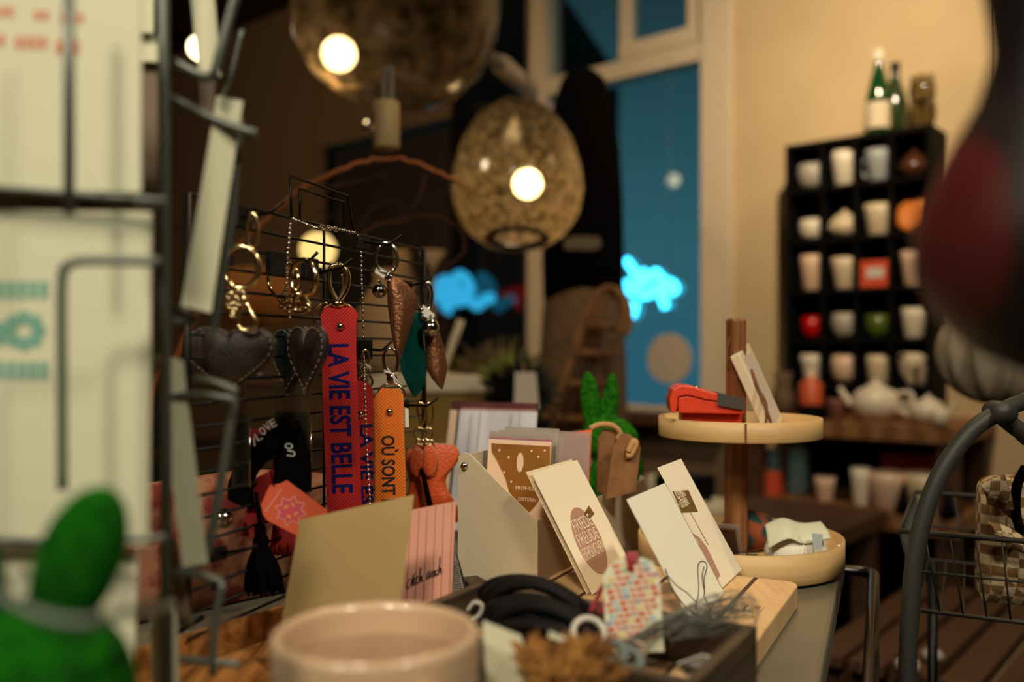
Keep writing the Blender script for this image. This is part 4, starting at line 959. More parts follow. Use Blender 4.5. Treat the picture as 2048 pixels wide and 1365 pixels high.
# black lanyard, tassel, red parts, coral tag
dl = .665; pl = pd(500, dl, -5)
r_ = root('lanyard_keychain', 'black ribbon loop printed I LOVE YOU with red lining and black tassel', 'keychain', mp(pl, 530, 1190), 'fabric strap keychains')
m = MB(); m.loft([mp(pl, x, y) for x, y in ((590, 845), (535, 862), (490, 905), (458, 960), (455, 1000))], [mp(pl, x, y) for x, y in ((590, 880), (555, 905), (520, 940), (506, 975), (510, 1020))], 6, .004, pl[1], .001); rl = m.build('ribbon_loop', M['blackcloth'], r_)
m = MB(); m.loft([mp(pl, x, y, -.004) for x, y in ((560, 862), (552, 900), (548, 950), (548, 995))], [mp(pl, x, y, -.004) for x, y in ((596, 840), (612, 880), (622, 930), (622, 985))], 6, .003, pl[1], .001)
m.build('ribbon_end', M['blackcloth'], r_)
m = MB()
for ch, x, y, a in (('I', 508, 893, -8), ('L', 516, 884, -32), ('O', 526, 873, -40), ('V', 536, 864, -38), ('E', 545, 857, -30)):
    a_ = math.radians(a); xd = V3((math.cos(a_), 0, -math.sin(a_))); yd = V3((math.sin(a_)*1, 0, math.cos(a_))); m.text(ch, mp(pl, x, y, .0055), xd, yd, (.0012 if ch == 'I' else .0042), .0062, .02)
for ch, x, y, a in (('U', 590, 915, 175), ('O', 585, 900, 160), ('Y', 577, 886, 150)):
    a_ = math.radians(a+90); xd = V3((math.cos(a_), 0, math.sin(a_)))*-1; xd = V3((.15, 0, 1)); yd = V3((-1, 0, .15)); m.text(ch, mp(pl, x, y, .001), xd, yd, .0044, .0060, .02)
m.build('lettering', M['whiteink'], rl)
m = MB(); m.loft([mp(pl, x, y, -.002) for x, y in ((482, 862), (484, 885), (488, 905))], [mp(pl, x, y, -.002) for x, y in ((540, 856), (520, 880), (500, 900))], 5, .002, pl[1], .001)
m.loft([mp(pl, x, y, -.006) for x, y in ((545, 862), (550, 890), (545, 930), (520, 1010))], [mp(pl, x, y, -.006) for x, y in ((556, 880), (560, 910), (562, 960), (548, 1015))], 5, .002, pl[1], .001)
m.loft([mp(pl, x, y, -.005) for x, y in ((505, 960), (497, 1000), (482, 1072))], [mp(pl, x, y, -.005) for x, y in ((545, 940), (535, 1010), (522, 1074))], 5, .002, pl[1], .001)
m.build('red_lining', M['redcloth'], r_)
m = MB(); top_ = mp(pl, 524, 1050, .004); m.tube(catmull([mp(pl, 512, 985, .004), mp(pl, 516, 1020, .004), mp(pl, 520, 1050, .004)], 4), .0014)
m.ball(mp(pl, 521, 1062, .004), (.0045, .0045, .006)); m.ball(mp(pl, 522, 1085, .004), (.006, .006, .0075))
for i in range(90):
    a = random.uniform(0, 6.28); q = random.random()**.5
    b = mp(pl, 525, random.uniform(1176, 1190), .004)+V3((math.cos(a)*.0155*q, math.sin(a)*.009*q, 0))
    p0 = mp(pl, 522, 1090, .004)+V3((math.cos(a)*.004, math.sin(a)*.004, 0)); m.tube(catmull([p0, p0.lerp(b, .5)+V3((math.cos(a)*.003, 0, 0)), b], 3), .0012, n=5)
m.build('tassel', M['blackcloth'], r_)
# red fringe tassel
pl2 = pd(570, .70, 0); m = MB()
for i in range(70):
    x = random.uniform(542, 598); m.tube([mp(pl2, 570+(x-570)*.7, 1040), mp(pl2, x, 1085, .002), mp(pl2, x+random.uniform(-3, 3), random.uniform(1100, 1112), random.uniform(0, .004))], .0014, n=5)
m.build('red_tassel', M['redcloth'], label='red fringe tassel hanging under the coral tag', cat='tassel')
# coral tag with star
pl3 = pd(585, .655, 8); r_ = root('swing_tag', 'coral card tag with a pink eight pointed star, hanging askew', 'tag', mp(pl3, 590, 1075))
m = MB(); m.slab([mp(pl3, x, y) for x, y in ((522, 1010), (540, 970), (560, 968), (574, 961), (655, 1022), (640, 1062), (606, 1078), (535, 1042), (526, 1030))], .0006, n=pl3[1])
def star(k, off):
    o = []
    for i in range(16):
        rr = (34 if i % 2 == 0 else 23)*k; a = math.pi*2*i/16+.25; o.append(mp(pl3, 581+rr*math.cos(a), 1022+rr*math.sin(a)*.95, off))
    return o
m.mi = 2; m.slab(star(1, .0002), .0001, n=pl3[1]); m.mi = 1; m.slab(star(.86, .0004), .0001, n=pl3[1]); m.mi = 3
for (x, y, a) in ((572, 1015, -.5), (586, 1010, .9), (578, 1034, .9), (592, 1028, -.5)):
    m.slab([mp(pl3, x+7*math.cos(a+t)*(1 if k % 2 == 0 else .5), y+7*math.sin(a+t)*(1 if k % 2 == 0 else .5), .0006) for k, t in enumerate((0, 1.57, 3.14, 4.71))], .0001, n=pl3[1])
m.mi = 2; m.slab([mp(pl3, x, y, .0003) for x, y in ((531, 1022), (562, 978), (564, 980), (533, 1024))], .0001, n=pl3[1])
m.build('card', [M['tagorange'], M['tagpink'], M['tagpale'], mat('yellow_print', (250, 170, 90), .7)], r_)
MB().tube([mp(pl3, 548, 972, .0008), mp(pl3, 540, 940, .004)], .0006).build('string', M['blackcloth'], r_)
MB().ball(P(447, 1037, .655), .0075).build('glass_bauble', M['silver'], label='small silver ball charm left of the black tassel', cat='bauble')
# black hang cards in clear film
for x0, y0, x1, y1, dd, lab in ((462, 770, 500, 975, .645, 'dark hang card in clear film left under the brown heart'), (548, 765, 622, 985, .70, 'dark hang card in clear film behind the lanyard ribbon')):
    pl = pd(x0, dd, -12); r_ = root('hang_card', lab, 'hang card', mp(pl, x0, y1), 'black hang cards on the grid')
    MB().slab([mp(pl, x, y, -.003) for x, y in ((x0+3, y0+60), (x1-4, y0+60), (x1-4, y1-8), (x0+3, y1-8))], .0008, n=pl[1]).build('card', M['glossblack'], r_)
    q = [mp(pl, x, y, -.001) for x, y in ((x0, y0), (x1-12, y0), (x1, y0+80), (x1, y1), (x0, y1))]; MB().slab(q, .0002, n=pl[1]).build('film_sleeve', M['film'], r_)
    MB().tube([q[2]+V3((0, 0, -.001)), q[3]], .0004, n=5).build('film_edge', M['silver'], r_)
# floral cushion behind the grid
a, b = G0+GD*.02-GN*.13, None
c = P(468, 1090, .785); Rf = Rz(math.radians(45))
m = MB(); ptsf = [V3(c)+Rf @ V3((x, 0, z)) for x, z in rounded2] if 0 else []
oc = [(-.13, -.057), (.125, -.057), (.12, .04), (.02, .055), (-.13, .05)]
pts = []
for x, z in oc: pts.append(c+Rf @ V3((x, 0, z)))
pts = rounded(pts, .02, 5)
bz = min(p.z for p in pts); pts = [p+V3((0, 0, TZ+.002-bz)) for p in pts]
MB().pillow(pts, .045, Rf @ V3((0, -1, 0)), .3).build('floral_cushion', M['floral'], label='cream and red floral cloth cushion leaning behind the wire grid', cat='cushion')

# ================================================================== CARD BOX
U2, V2 = dirs(27)
cc = V3((.0218, .769, 0))
def bx(u, v, z): return cc+U2*u+V2*v+V3((0, 0, z))
cb = root('card_box', 'open grey metal card box with high back corner and rivets', 'box', bx(.14, -.04, TZ+.001))
side = [(0, .806), (0, .873), (-.004, .876), (-.066, .927), (-.071, .9285), (-.077, .926), (-.079, .92), (-.079, .806)]
MB().slab([bx(0, v, z) for v, z in side], .0015, n=-U2).build('end_panel', M['boxlight'], cb, bevel=.0004)
MB().slab([bx(.0015, 0, .801), bx(.285, 0, .801), bx(.285, 0, .8735), bx(.0015, 0, .8735)], .0015, n=V2).build('long_panel', M['boxgrey'], cb)
MB().slab([bx(.0015, -.0775, .801), bx(.285, -.0775, .801), bx(.285, -.0775, .925), bx(.0015, -.0775, .925)], .0015, n=V2).build('back_panel', M['boxlight'], cb)
MB().slab([bx(.285, 0, .801), bx(.285, -.079, .801), bx(.285, -.079, .92), bx(.285, 0, .874)], .0015, n=U2).build('far_panel', M['boxgrey'], cb)
MB().slab([bx(0.0015, -.0015, .8025), bx(.2835, -.0015, .8025), bx(.2835, -.0775, .8025), bx(.0015, -.0775, .8025)], .0015, n=(0, 0, 1)).build('base_panel', M['boxgrey'], cb)
MB().ball(bx(-.001, -.0715, .9165), (.0035, .0025, .0035), 8).build('rivet', M['silver'], cb)
def ccard(u, v0, v1, z0, z1, lean, mats, lab, name='greeting_card', cat='card', deco=None, th=.0008, grp='cards standing in the grey box'):
    """card across the box, leaning back; v across, width v0..v1"""
    ev = (V3((0, 0, 1))*math.cos(lean)+U2*math.sin(lean)); H_ = (z1-z0)/math.cos(lean); o = bx(u, v0, z0); n = V2.cross(ev).normalized()
    if n.dot(U2) > 0: n = -n
    m = MB(); m.slab([o, o+V2*(v1-v0), o+V2*(v1-v0)+ev*H_, o+ev*H_], th, n=n)
    if deco: deco(m, o, V2, ev, n)
    return m.build(name, mats, label=lab, cat=cat, group=grp)
def gold(m, o, x, y, n):
    q = lambda a, b: o+x*a+y*b+n*.0003
    m.mi = 1; m.slab([q(*t) for t in ((.003, .128), (.063, .128), (.064, .11), (.062, .09), (.052, .075), (.044, .066), (.036, .066), (.028, .075), (.020, .096), (.010, .112), (.004, .12))], .0002, n=n)
    m.mi = 0; e_ = [q(.034+.0035*math.cos(t*.52), .112+.009*math.sin(t*.52)) for t in range(12)]; m.slab([p+n*.0003 for p in e_], .0002, n=n)
    for a, b in ((.012, .122), (.022, .116), (.045, .123), (.052, .118), (.058, .124), (.050, .104), (.018, .102), (.026, .094)):
        m.slab([q(a+.0012*math.cos(t), b+.0012*math.sin(t))+n*.0003 for t in (0, 1.05, 2.1, 3.14, 4.2, 5.2)], .0002, n=n)
    m.text('FROHES', q(.031, .0875)+n*.0003, x, y, .018, .0035, .01); m.text('OSTERN', q(.034, .0775)+n*.0003, x, y, .018, .0035, .01)
    m.mi = 1
    for a, b in ((.008, .09), (.015, .06), (.012, .115), (.058, .05), (.03, .05)): m.slab([q(a+.001*math.cos(t), b+.001*math.sin(t)) for t in (0, 1.05, 2.1, 3.14, 4.2, 5.2)], .0002, n=n)
ccard(.026, -.070, -.006, .806, .937, .12, [M['peach'], M['gold_print']], 'peach card with gold rounded motif and small dots at the box front', deco=gold)
ccard(.0285, -.071, -.007, .806, .9375, .12, M['bluecard'], 'thin blue edged card directly behind the gold and peach card')
ccard(.031, -.072, -.008, .806, .938, .12, M['redcard'], 'thin red edged card behind the blue edged one')
for i, (u, v0, v1, z1, lab) in enumerate(((.045, -.076, -.012, .940, 'pale grey card in clear sleeve left behind the gold card'), (.060, -.074, -.014, .940, 'clear sleeved lilac card in the middle of the grey box'), (.075, -.075, -.02, .942, 'clear sleeved card with pale blue edge behind the lilac one'))):
    ccard(u, v0, v1, .806, z1, .1, M['lilac'] if i % 2 == 0 else M['coolpaper'], lab)
    ccard(u-.003, v0-.001, v1+.002, .806, z1+.003, .1, M['sleeve'], 'clear sleeve of '+['the pale grey card', 'the lilac card', 'the pale blue edged card'][i], 'plastic_sleeve', 'sleeve', grp='clear sleeves in the grey box')
def black_(m, o, x, y, n):
    q = lambda a, b: o+x*a+y*b+n*.0003
    m.mi = 1; m.slab([q(.02, .07), q(.058, .075), q(.058, .135), q(.03, .13)], .0002, n=n)
    m.mi = 2; m.tube([q(.028+.012*math.cos(t*.4), .062+.014*math.sin(t*.4)) for t in range(12)], .003, n=6)
ccard(.130, -.068, -.012, .806, .930, .14, [M['peach'], M['tagorange'], M['ink']], 'card with coral block and black curl in clear pack', deco=black_)
ccard(.1265, -.070, -.010, .806, .937, .14, M['sleeve'], 'clear sleeve of the coral block card', 'plastic_sleeve', 'sleeve', grp='clear sleeves in the grey box')
# dark red album behind
c = P(975, 890, 1.06); al = root('photo_album', 'burgundy edged stack of sleeved cards behind the grey box', 'album', (c.x, c.y, TZ))
R2 = Rz(math.radians(-22)) @ Rx(math.radians(-14))
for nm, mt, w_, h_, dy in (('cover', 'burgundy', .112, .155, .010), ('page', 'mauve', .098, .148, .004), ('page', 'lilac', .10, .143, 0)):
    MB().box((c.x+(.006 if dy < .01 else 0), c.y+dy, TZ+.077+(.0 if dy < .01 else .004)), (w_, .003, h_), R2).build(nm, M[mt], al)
for dx in (-.048, -.020, .028): MB().box((c.x+dx, c.y-.004+(dx*-.4), TZ+.078), (.009, .002, .142), R2).build('page_strip', M['peach'] if dx < -.03 else M['lilac'], al)
# kraft tags with rope
for i, (pts, d, lab) in enumerate(((((1196, 985), (1197, 880), (1210, 858), (1232, 862), (1240, 885), (1228, 1000)), .93, 'brown wooden tag leaning left in the grey box'), (((1212, 1000), (1226, 898), (1244, 868), (1262, 870), (1282, 895), (1272, 985)), .90, 'larger brown wooden tag with rope loop in front of the green rabbit'))):
    pl = pd(1230, d, 15); r_ = root('wooden_tag', lab, 'tag', mp(pl, pts[0][0], pts[0][1]), 'wooden tags in the grey box')
    MB().slab([mp(pl, x, y) for x, y in pts], .004, n=pl[1]).build('tag_board', M['kraft'], r_, bevel=.0006)
    if i: MB().tube(catmull([mp(pl, x, y, .003) for x, y in ((1256, 905), (1266, 884), (1272, 888), (1262, 910), (1252, 912))], 5), .0032).build('rope', M['jute'], r_)
    else: MB().tube(catmull([mp(pl, x, y, .003) for x, y in ((1180, 858), (1200, 850), (1225, 852), (1240, 866), (1236, 880))], 5), .0030).build('rope', M['jute'], r_)
# green rabbits
def bunny(c, R, mt, lab, remesh, ears, head, body, name='moss_rabbit'):
    m = MB()
    for p, rr, Re in ears: m.ball(V3(c)+V3(p), rr, 12, Re)
    m.ball(V3(c)+V3(head[0]), head[1], 12); m.ball(V3(c)+V3(body[0]), body[1], 12)
    m.ball(V3(c)+V3((head[0][0]+.012, head[0][1]-.004, (head[0][2]+body[0][2])/2)), (head[1][0]*.8, head[1][1]*.8, .03), 10)
    return m.build(name, mt, label=lab, cat='rabbit figure', remesh=remesh)
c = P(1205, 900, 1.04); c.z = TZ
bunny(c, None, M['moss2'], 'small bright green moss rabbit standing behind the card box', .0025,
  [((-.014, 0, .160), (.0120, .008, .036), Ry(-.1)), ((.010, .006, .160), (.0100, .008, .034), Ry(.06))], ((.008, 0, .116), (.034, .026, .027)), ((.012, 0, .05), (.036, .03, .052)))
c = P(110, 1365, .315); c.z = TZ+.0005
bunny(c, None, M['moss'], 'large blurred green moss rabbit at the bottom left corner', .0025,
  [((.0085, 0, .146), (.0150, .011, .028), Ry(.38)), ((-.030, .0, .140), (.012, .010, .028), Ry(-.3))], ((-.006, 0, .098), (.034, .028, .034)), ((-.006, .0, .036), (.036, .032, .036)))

# ================================================================== SLOTTED CARD STAND
sb = V3((.2477, .774, 0))
def sp_(u, v, z): return sb+U2*u+V2*v+V3((0, 0, z))
bd = root('card_stand', 'pale slotted wooden card stand board with rounded corners', 'card stand', sp_(-.13, -.12, TZ+.0005))
ro = rounded([sp_(0, 0, .82), sp_(0, -.235, .82), sp_(-.30, -.235, .82), sp_(-.30, 0, .82)], .014)
m = MB(); m.slab(ro, .0195, n=(0, 0, 1)); m.build('board', M['bamboo'], bd, bevel=.0015)
gm = mat('slot_shadowed_wood', (70, 46, 26), .9)  # dark strips laid on the board, groove shade put into the colour
for v in (-.035, -.062, -.105, -.150, -.19, -.215):
    MB().slab([sp_(-.002, v, .8203), sp_(-.002, v-.0035, .8203), sp_(-.298, v-.0035, .8203), sp_(-.298, v, .8203)], .0004, n=(0, 0, 1)).build('slot', gm, bd)
m = MB()
eng = sp_(-.09, -.012, .8202)
for k in range(5):
    q = lambda a, b: eng+V2*(-.010+.0+b*-1)*-.0+U2*(-a)+V2*(-b)
    m.tube([q(.004*k, .002), q(.004*k+.003, .007), q(.004*k, .010)], .00025, n=4); m.tube([q(.004*k, .0), q(.004*k+.0025, .0)], .00025, n=4); m.tube([q(.004*k, .012), q(.004*k+.002, .014), q(.004*k+.003, .011)], .00025, n=4)
m.build('engraving', M['cord'], bd)
th_ = math.radians(30); EV = (-V2*math.sin(th_)+V3((0, 0, math.cos(th_)))).normalized(); NV = U2.cross(EV).normalized()
def scard(o, w_, h_, th=.0006): 
    o = V3(o); m = MB(); m.slab([o, o+U2*w_, o+U2*w_+EV*h_, o+EV*h_], th, n=NV); return m, o
o = V3((.0655, .73, .8215)); m, _ = scard(o, .098, .110)
m.mi = 1; h1 = lambda x, y, e=.0003: plane_hit(x, y, o+NV*e, NV)
m.slab([h1(1178+72*math.cos(t)*math.cos(1.16)-25*math.sin(t)*math.sin(1.16), 1082+72*math.cos(t)*math.sin(1.16)+25*math.sin(t)*math.cos(1.16)) for t in [i*2*math.pi/36 for i in range(36)]], .0002, n=NV)
m.mi = 2
for st_, x, y, w_ in (('FRIEDE', 1152, 1066, .040), ('FREUDE', 1162, 1095, .043), ('EIERSUCHEN', 1173, 1123, .046)): m.text(st_, h1(x, y, .0006), U2, EV, w_, .0105, -.018)
m.mi = 3; m.slab([h1(x, y) for x, y in ((1168, 1028), (1178, 1012), (1189, 1028), (1180, 1038), (1172, 1040))], .0002, n=NV)
m.build('greeting_card', [M['ivory'], M['roseprint'], M['ivory'], M['bronzeprint']], label='ivory card with a dusty rose egg and the words FRIEDE FREUDE EIERSUCHEN', cat='card', group='cards in the slotted stand')
m, _ = scard(o-V2*.004-NV*.0008, .098, .111); m.build('greeting_card', M['creamwood'], label='cream card edge directly behind the egg card', cat='card', group='cards in the slotted stand')
o = V3((.1304, .650, .8215)); m, _ = scard(o, .094, .100)
m.mi = 1; fz = lambda x, y: plane_hit(1000+x/2.844, 1050+y/2.844, o+NV*.0003, NV)
strokes(m, [[(940, 250), (948, 280), (975, 315), (1010, 352), (1060, 385), (1090, 415), (1115, 440)], [(945, 262), (962, 330), (990, 385), (1030, 440), (1080, 490), (1130, 520)], [(952, 290), (975, 355), (1010, 410), (1050, 460), (1100, 510)],
            [(1115, 440), (1128, 400), (1130, 330), (1124, 270), (1128, 225), (1145, 208), (1168, 214), (1177, 240), (1170, 270), (1160, 310), (1163, 360), (1160, 410)], [(1160, 240), (1150, 290), (1155, 340), (1166, 390)], [(1115, 440), (1116, 480)],
            [(1160, 410), (1180, 445), (1200, 480), (1225, 520), (1258, 548)]], fz, .00035)
m.build('greeting_card', [M['coolpaper'], M['ink']], label='white card with a black line drawing of rabbit ears', cat='card', group='cards in the slotted stand')
o = V3((.1755, .750, .8215)); m, _ = scard(o, .070, .112); h3 = lambda x, y, e=.0003: plane_hit(x, y, o+NV*e, NV)
m.mi = 1; m.slab([h3(x, y) for x, y in ((1345, 983), (1377, 981), (1396, 1024), (1364, 1026))], .0002, n=NV); m.tube([h3(1381, 1026), h3(1416, 1090)], .0003, n=4)
m.mi = 3; m.text('ICH MAG', h3(1357, 1000, .0006), U2, EV, .023, .0075, -.01); m.text('OSTERN', h3(1364, 1018, .0006), U2, EV, .023, .0075, -.01)
m.mi = 2; m.slab([h3(860/1+x/2.967, 780+y/2.967) for x, y in ((1556, 850), (1598, 876), (1640, 930), (1680, 1010), (1722, 1100), (1706, 1126), (1655, 1050), (1612, 965), (1588, 890))], .0002, n=NV)
m.build('greeting_card', [M['ivory'], M['bronzeprint'], M['roseprint'], M['ivory']], label='ivory card with gold square and brown rabbit holding a stake', cat='card', group='cards in the slotted stand')

# ================================================================== TWO TIER TRAY
tc_ = V3((.232, .92, 0)); k = .92/F
et = root('tiered_tray', 'two tier round pale wood tray on a brown wooden post', 'tray', tc_+V3((0, 0, TZ)))
def tier(R_, z0, z1, nm):
    MB().lathe([(.0005, z0), (R_, z0), (R_+.001, z0+.001), (R_+.001, z1), (R_-.0015, z1), (R_-.0015, z0+.003), (.0005, z0+.003)], tc_, 64).build(nm, M['birch'], et)
tier(.1010, .803, .832, 'lower_tier'); tier(.0803, .932, .9515, 'upper_tier')
MB().lathe([(.0005, .8006), (.07, .8006), (.07, .803)], tc_).build('foot', M['black_wood'], et)
pc = tc_+V3((-.003, 0, 0))
MB().box(pc+V3((0, 0, (.806+.931)/2)), (.0188, .0188, .125), Rz(.3)).build('post', M['walnut'], et, bevel=.003)
MB().box(pc+V3((0, 0, (.936+1.052)/2)), (.0165, .0165, .116), Rz(.3)).build('post', M['walnut'], et, bevel=.003)
MB().tube(catmull([tc_+V3((-.010, -.004, 1.033)), tc_+V3((-.0135, -.006, 1.02)), tc_+V3((-.0125, -.006, 1.005)), tc_+V3((-.009, -.004, .998))], 5), .0010).build('cord_loop', M['cord'], et)
MB().box(tc_+V3((-.014, -.0809, .9418)), (.0016, .001, .0185)).build('seam', M['cord'], et)
# wallet on the upper tier
c = tc_+V3((-.037, -.024, .9354)); wl = root('leather_wallet', 'red orange folded leather wallet lying on the upper round tray', 'wallet', c)
Rw = Rz(math.radians(-6)); q = lambda x, y, z: c+Rw @ V3((x, y, z)); WN_ = Rw @ V3((0, -1, 0))
def wl_part(prof, nm, mt, y0=-.026, dep=.052, bev=.0015):
    return MB().slab([q(x, y0, z) for x, z in prof], dep, n=WN_).build(nm, mt, wl, bevel=bev)
wl_part([(-.027, 0), (.031, 0), (.031, .0215), (-.027, .0225)], 'inner_fold', M['walletred'], -.016, .04)
wl_part([(-.031, .0230), (.031, .0220), (.031, .0315), (-.004, .036), (-.022, .0405), (-.031, .0385)], 'middle_fold', M['walletred'], -.0255, .052)
fl = wl_part([(.032, .0317), (.032, .0365), (0, .0435), (-.018, .0490), (-.029, .0500), (-.0365, .046), (-.0395, .036), (-.0385, .0245), (-.034, .0225), (-.0318, .030), (-.0315, .0388), (-.022, .0408), (-.004, .0362)], 'flap', M['walletred'], -.0275, .056, .0012)
MB().lathe([(.0005, 0), (.004, 0), (.0035, .0012), (.0005, .0016)], q(-.012, -.012, .0470), 16, Ry(.2)).build('gold_crest', M['gold'], fl)
m = MB(); m.slab([q(.006, -.0285, .0424), q(.031, -.0285, .0370), q(.031, -.0285, .0265), q(.006, -.0285, .0310)], .0006, n=WN_); m.slab([q(.006, -.0285, .0428), q(.031, -.0285, .0374), q(.031, .01, .0374), q(.006, .01, .0428)], .0006, n=(0, 0, 1)); m.build('paper_band', mat('charcoal_band', (62, 54, 46), .7), wl)
# leaning white wood frame
c = tc_+V3((.028, .005, .9355)); Rw = Ry(math.radians(-24)) @ Rz(math.radians(58))
fr = root('wooden_photo_frame', 'cream wooden block frame leaning against the post on the upper tray', 'frame', c)
fc = c+V3((-.008, 0, .044))
MB().box(fc, (.060, .010, .088), Ry(math.radians(-24)) @ Rz(math.radians(64))).build('frame_block', M['creamwood'], fr, bevel=.001)
Rq = Ry(math.radians(-24)) @ Rz(math.radians(64)); MB().box(fc+Rq @ V3((0, -.0052, 0)), (.046, .0006, .074), Rq).build('inner_panel', M['disc'], fr)
m = MB(); m.tube(catmull([tc_+V3((.009, -.014, 1.0)), tc_+V3((.014, -.03, .975)), tc_+V3((.020, -.036, .955)), tc_+V3((.024, -.036, .943))], 5), .0015); m.tube(catmull([tc_+V3((.009, -.014, .99)), tc_+V3((.019, -.030, .968)), tc_+V3((.017, -.036, .945))], 5), .0013)
m.build('jute_cord', M['cord'], label='brown cord hanging down beside the cream frame', cat='cord')
# goods on the lower tier
c = tc_+V3((.045, -.03, .8065)); bg_ = root('bath_salt_bag', 'clear cellophane bag of white powder with pale header at right of lower tray', 'bag', c)
MB().lathe([(.0005, 0), (.022, 0), (.029, .006), (.031, .016), (.027, .028), (.016, .035), (.0005, .037)], c+V3((.004, 0, 0)), 32, sx=1.0, sy=.8).build('white_powder', M['milk'], bg_)
MB().loft([c+V3((-.030, -.022, .022)), c+V3((-.012, -.027, .032)), c+V3((.004, -.024, .026)), c+V3((.030, -.022, .030))], [c+V3((-.026, .004, .040)), c+V3((-.008, .006, .047)), c+V3((.010, .004, .043)), c+V3((.030, .004, .045))], 8, .003, V3((0, -.5, 1)), .0010, .8).build('paper_header', M['whitepaper'], bg_)
m = MB()
for k_ in (0, 4, 8):
    x_ = -.034+k_*.0085; m.tube(catmull([c+V3((x_, -.020, .034+.004*(k_ % 2))), c+V3((x_+.003, -.028, .022)), c+V3((x_-.002, -.030, .008)), c+V3((x_, -.024, .001))], 4), .00035, n=4)
m.build('film_crease', M['film'], bg_)
MB().slab([c+V3((.010, -.030, .038)), c+V3((.020, -.030, .037)), c+V3((.018, -.032, .022)), c+V3((.010, -.032, .024))], .0008).build('ribbon_tail', M['blueglaze'], bg_)
for x_, y_ in ((-.025, -.016), (.018, -.02), (-.01, -.027)): pass
c = tc_+V3((-.028, -.045, .8065))
for i, (dx, dy, rz, mt, lab) in enumerate(((0, 0, .4, 'greenleather', 'dark green flat packet with cream picture on the lower tray'), (-.006, .030, -.5, 'brownglaze', 'brown clear wrapped packet standing behind the green one'))):
    Rk = Rz(rz) @ Rx(-.25 if i == 0 else -1.15); k0 = c+V3((dx, dy, .006 if i == 0 else .016)); r_ = root('gift_packet', lab, 'packet', k0, 'packets on the lower tray')
    MB().box(k0+V3((0, 0, .004)), (.058, .036, .003), Rk).build('card', M[mt], r_, bevel=.0005)
    MB().box(k0+Rk @ V3((0, 0, .0048))+V3((0, 0, .004)), (.062, .040, .0008), Rk).build('film', M['sleeve'] if i else M['film'], r_)
    MB().box(k0+Rk @ V3((.012, 0, .0022))+V3((0, 0, .004)), (.02, .02, .001), Rk).build('picture', M['ivory'], r_)
m = MB(); c2 = tc_+V3((.02, .035, .8065)); m.ball(c2+V3((0, 0, .022)), (.03, .022, .0215), 12); m.build('dried_flower_ball', mat('teal_rust_flowers', (16, 60, 56), .9, col2=(140, 66, 30), scale=70, bump=1, ramp=(.45, .55)), label='dark teal and rust ball behind the cellophane bag', cat='ornament')

# ================================================================== STAINED CRATE WITH SMALL GOODS
UC, VC = dirs(31); BR = V3((.151, .554, 0))
def cp(u, v, z): return BR+UC*u+VC*v+V3((0, 0, z))
cr = root('wooden_crate', 'small dark stained open wooden crate at the front of the counter', 'crate', cp(-.055, -.1, TZ+.0006))
Lc = .205; Wc = .112; z0, z1 = .8008, .850
for q in ([(0, 0), (0, -Lc), (-.007, -Lc), (-.007, 0)], [(-Wc, 0), (-Wc, -Lc), (-Wc+.007, -Lc), (-Wc+.007, 0)], [(-.0072, 0), (-Wc+.0072, 0), (-Wc+.0072, -.007), (-.0072, -.007)], [(-.0072, -Lc), (-Wc+.0072, -Lc), (-Wc+.0072, -Lc+.007), (-.0072, -Lc+.007)]):
    MB().slab([cp(a, b, z1) for a, b in q], z1-z0, n=(0, 0, 1)).build('side_board', M['crateblack'], cr, bevel=.0008)
MB().slab([cp(a, b, z0+.003) for a, b in ((-.0075, -.0075), (-.0075, -Lc+.0075), (-Wc+.0075, -Lc+.0075), (-Wc+.0075, -.0075))], .003, n=(0, 0, 1)).build('base_board', M['crateblack'], cr)
# black leather cords
for i in range(7):
    m = MB(); a0 = (962+i*7, 1196+i*7); 
    ctr = P(1075+i*5, 1214+i*9, .610-.010*i); ctr.z -= .002*i
    mj = (P(1190, 1272, .585)-P(965, 1190, .62))*.5; mn = V3((.0, -.010, .008+.003*(i % 3)))
    pts = []
    for t in range(30):
        a = 2*math.pi*t/30; pts.append(ctr+mj*math.cos(a)*(1-.05*(i % 3))+mn*math.sin(a)*1.3+V3((0, 0, .009*(1-math.cos(a)**2)*(1 if math.sin(a) > 0 else .2)+.003*math.cos(a))))
    m.tube(pts, .0056+.001*(i % 2), True, 10, .7)
    m.build('leather_bracelet', M['blackleather'], label='black leather cord bracelet heaped at the left of the crate', cat='bracelet', group='black leather bracelets in the crate')
for x, y in ((1013, 1187), (1022, 1190)): MB().tube([P(x, y-4, .59), P(x+2, y+4, .59)], .0010).build('bracelet_clasp', M['silver'], label='tiny silver clasp glinting on the black bracelets, '+('left one' if x < 1020 else 'right one'), cat='clasp')
m = MB(); m.tube(catmull([P(x, y, .57) for x, y in ((935, 1222), (948, 1206), (964, 1212), (958, 1232), (944, 1240))], 5), .0012); m.build('elastic_loop', M['greyglaze'], label='pale elastic loop between the mug and black bracelets', cat='elastic loop')
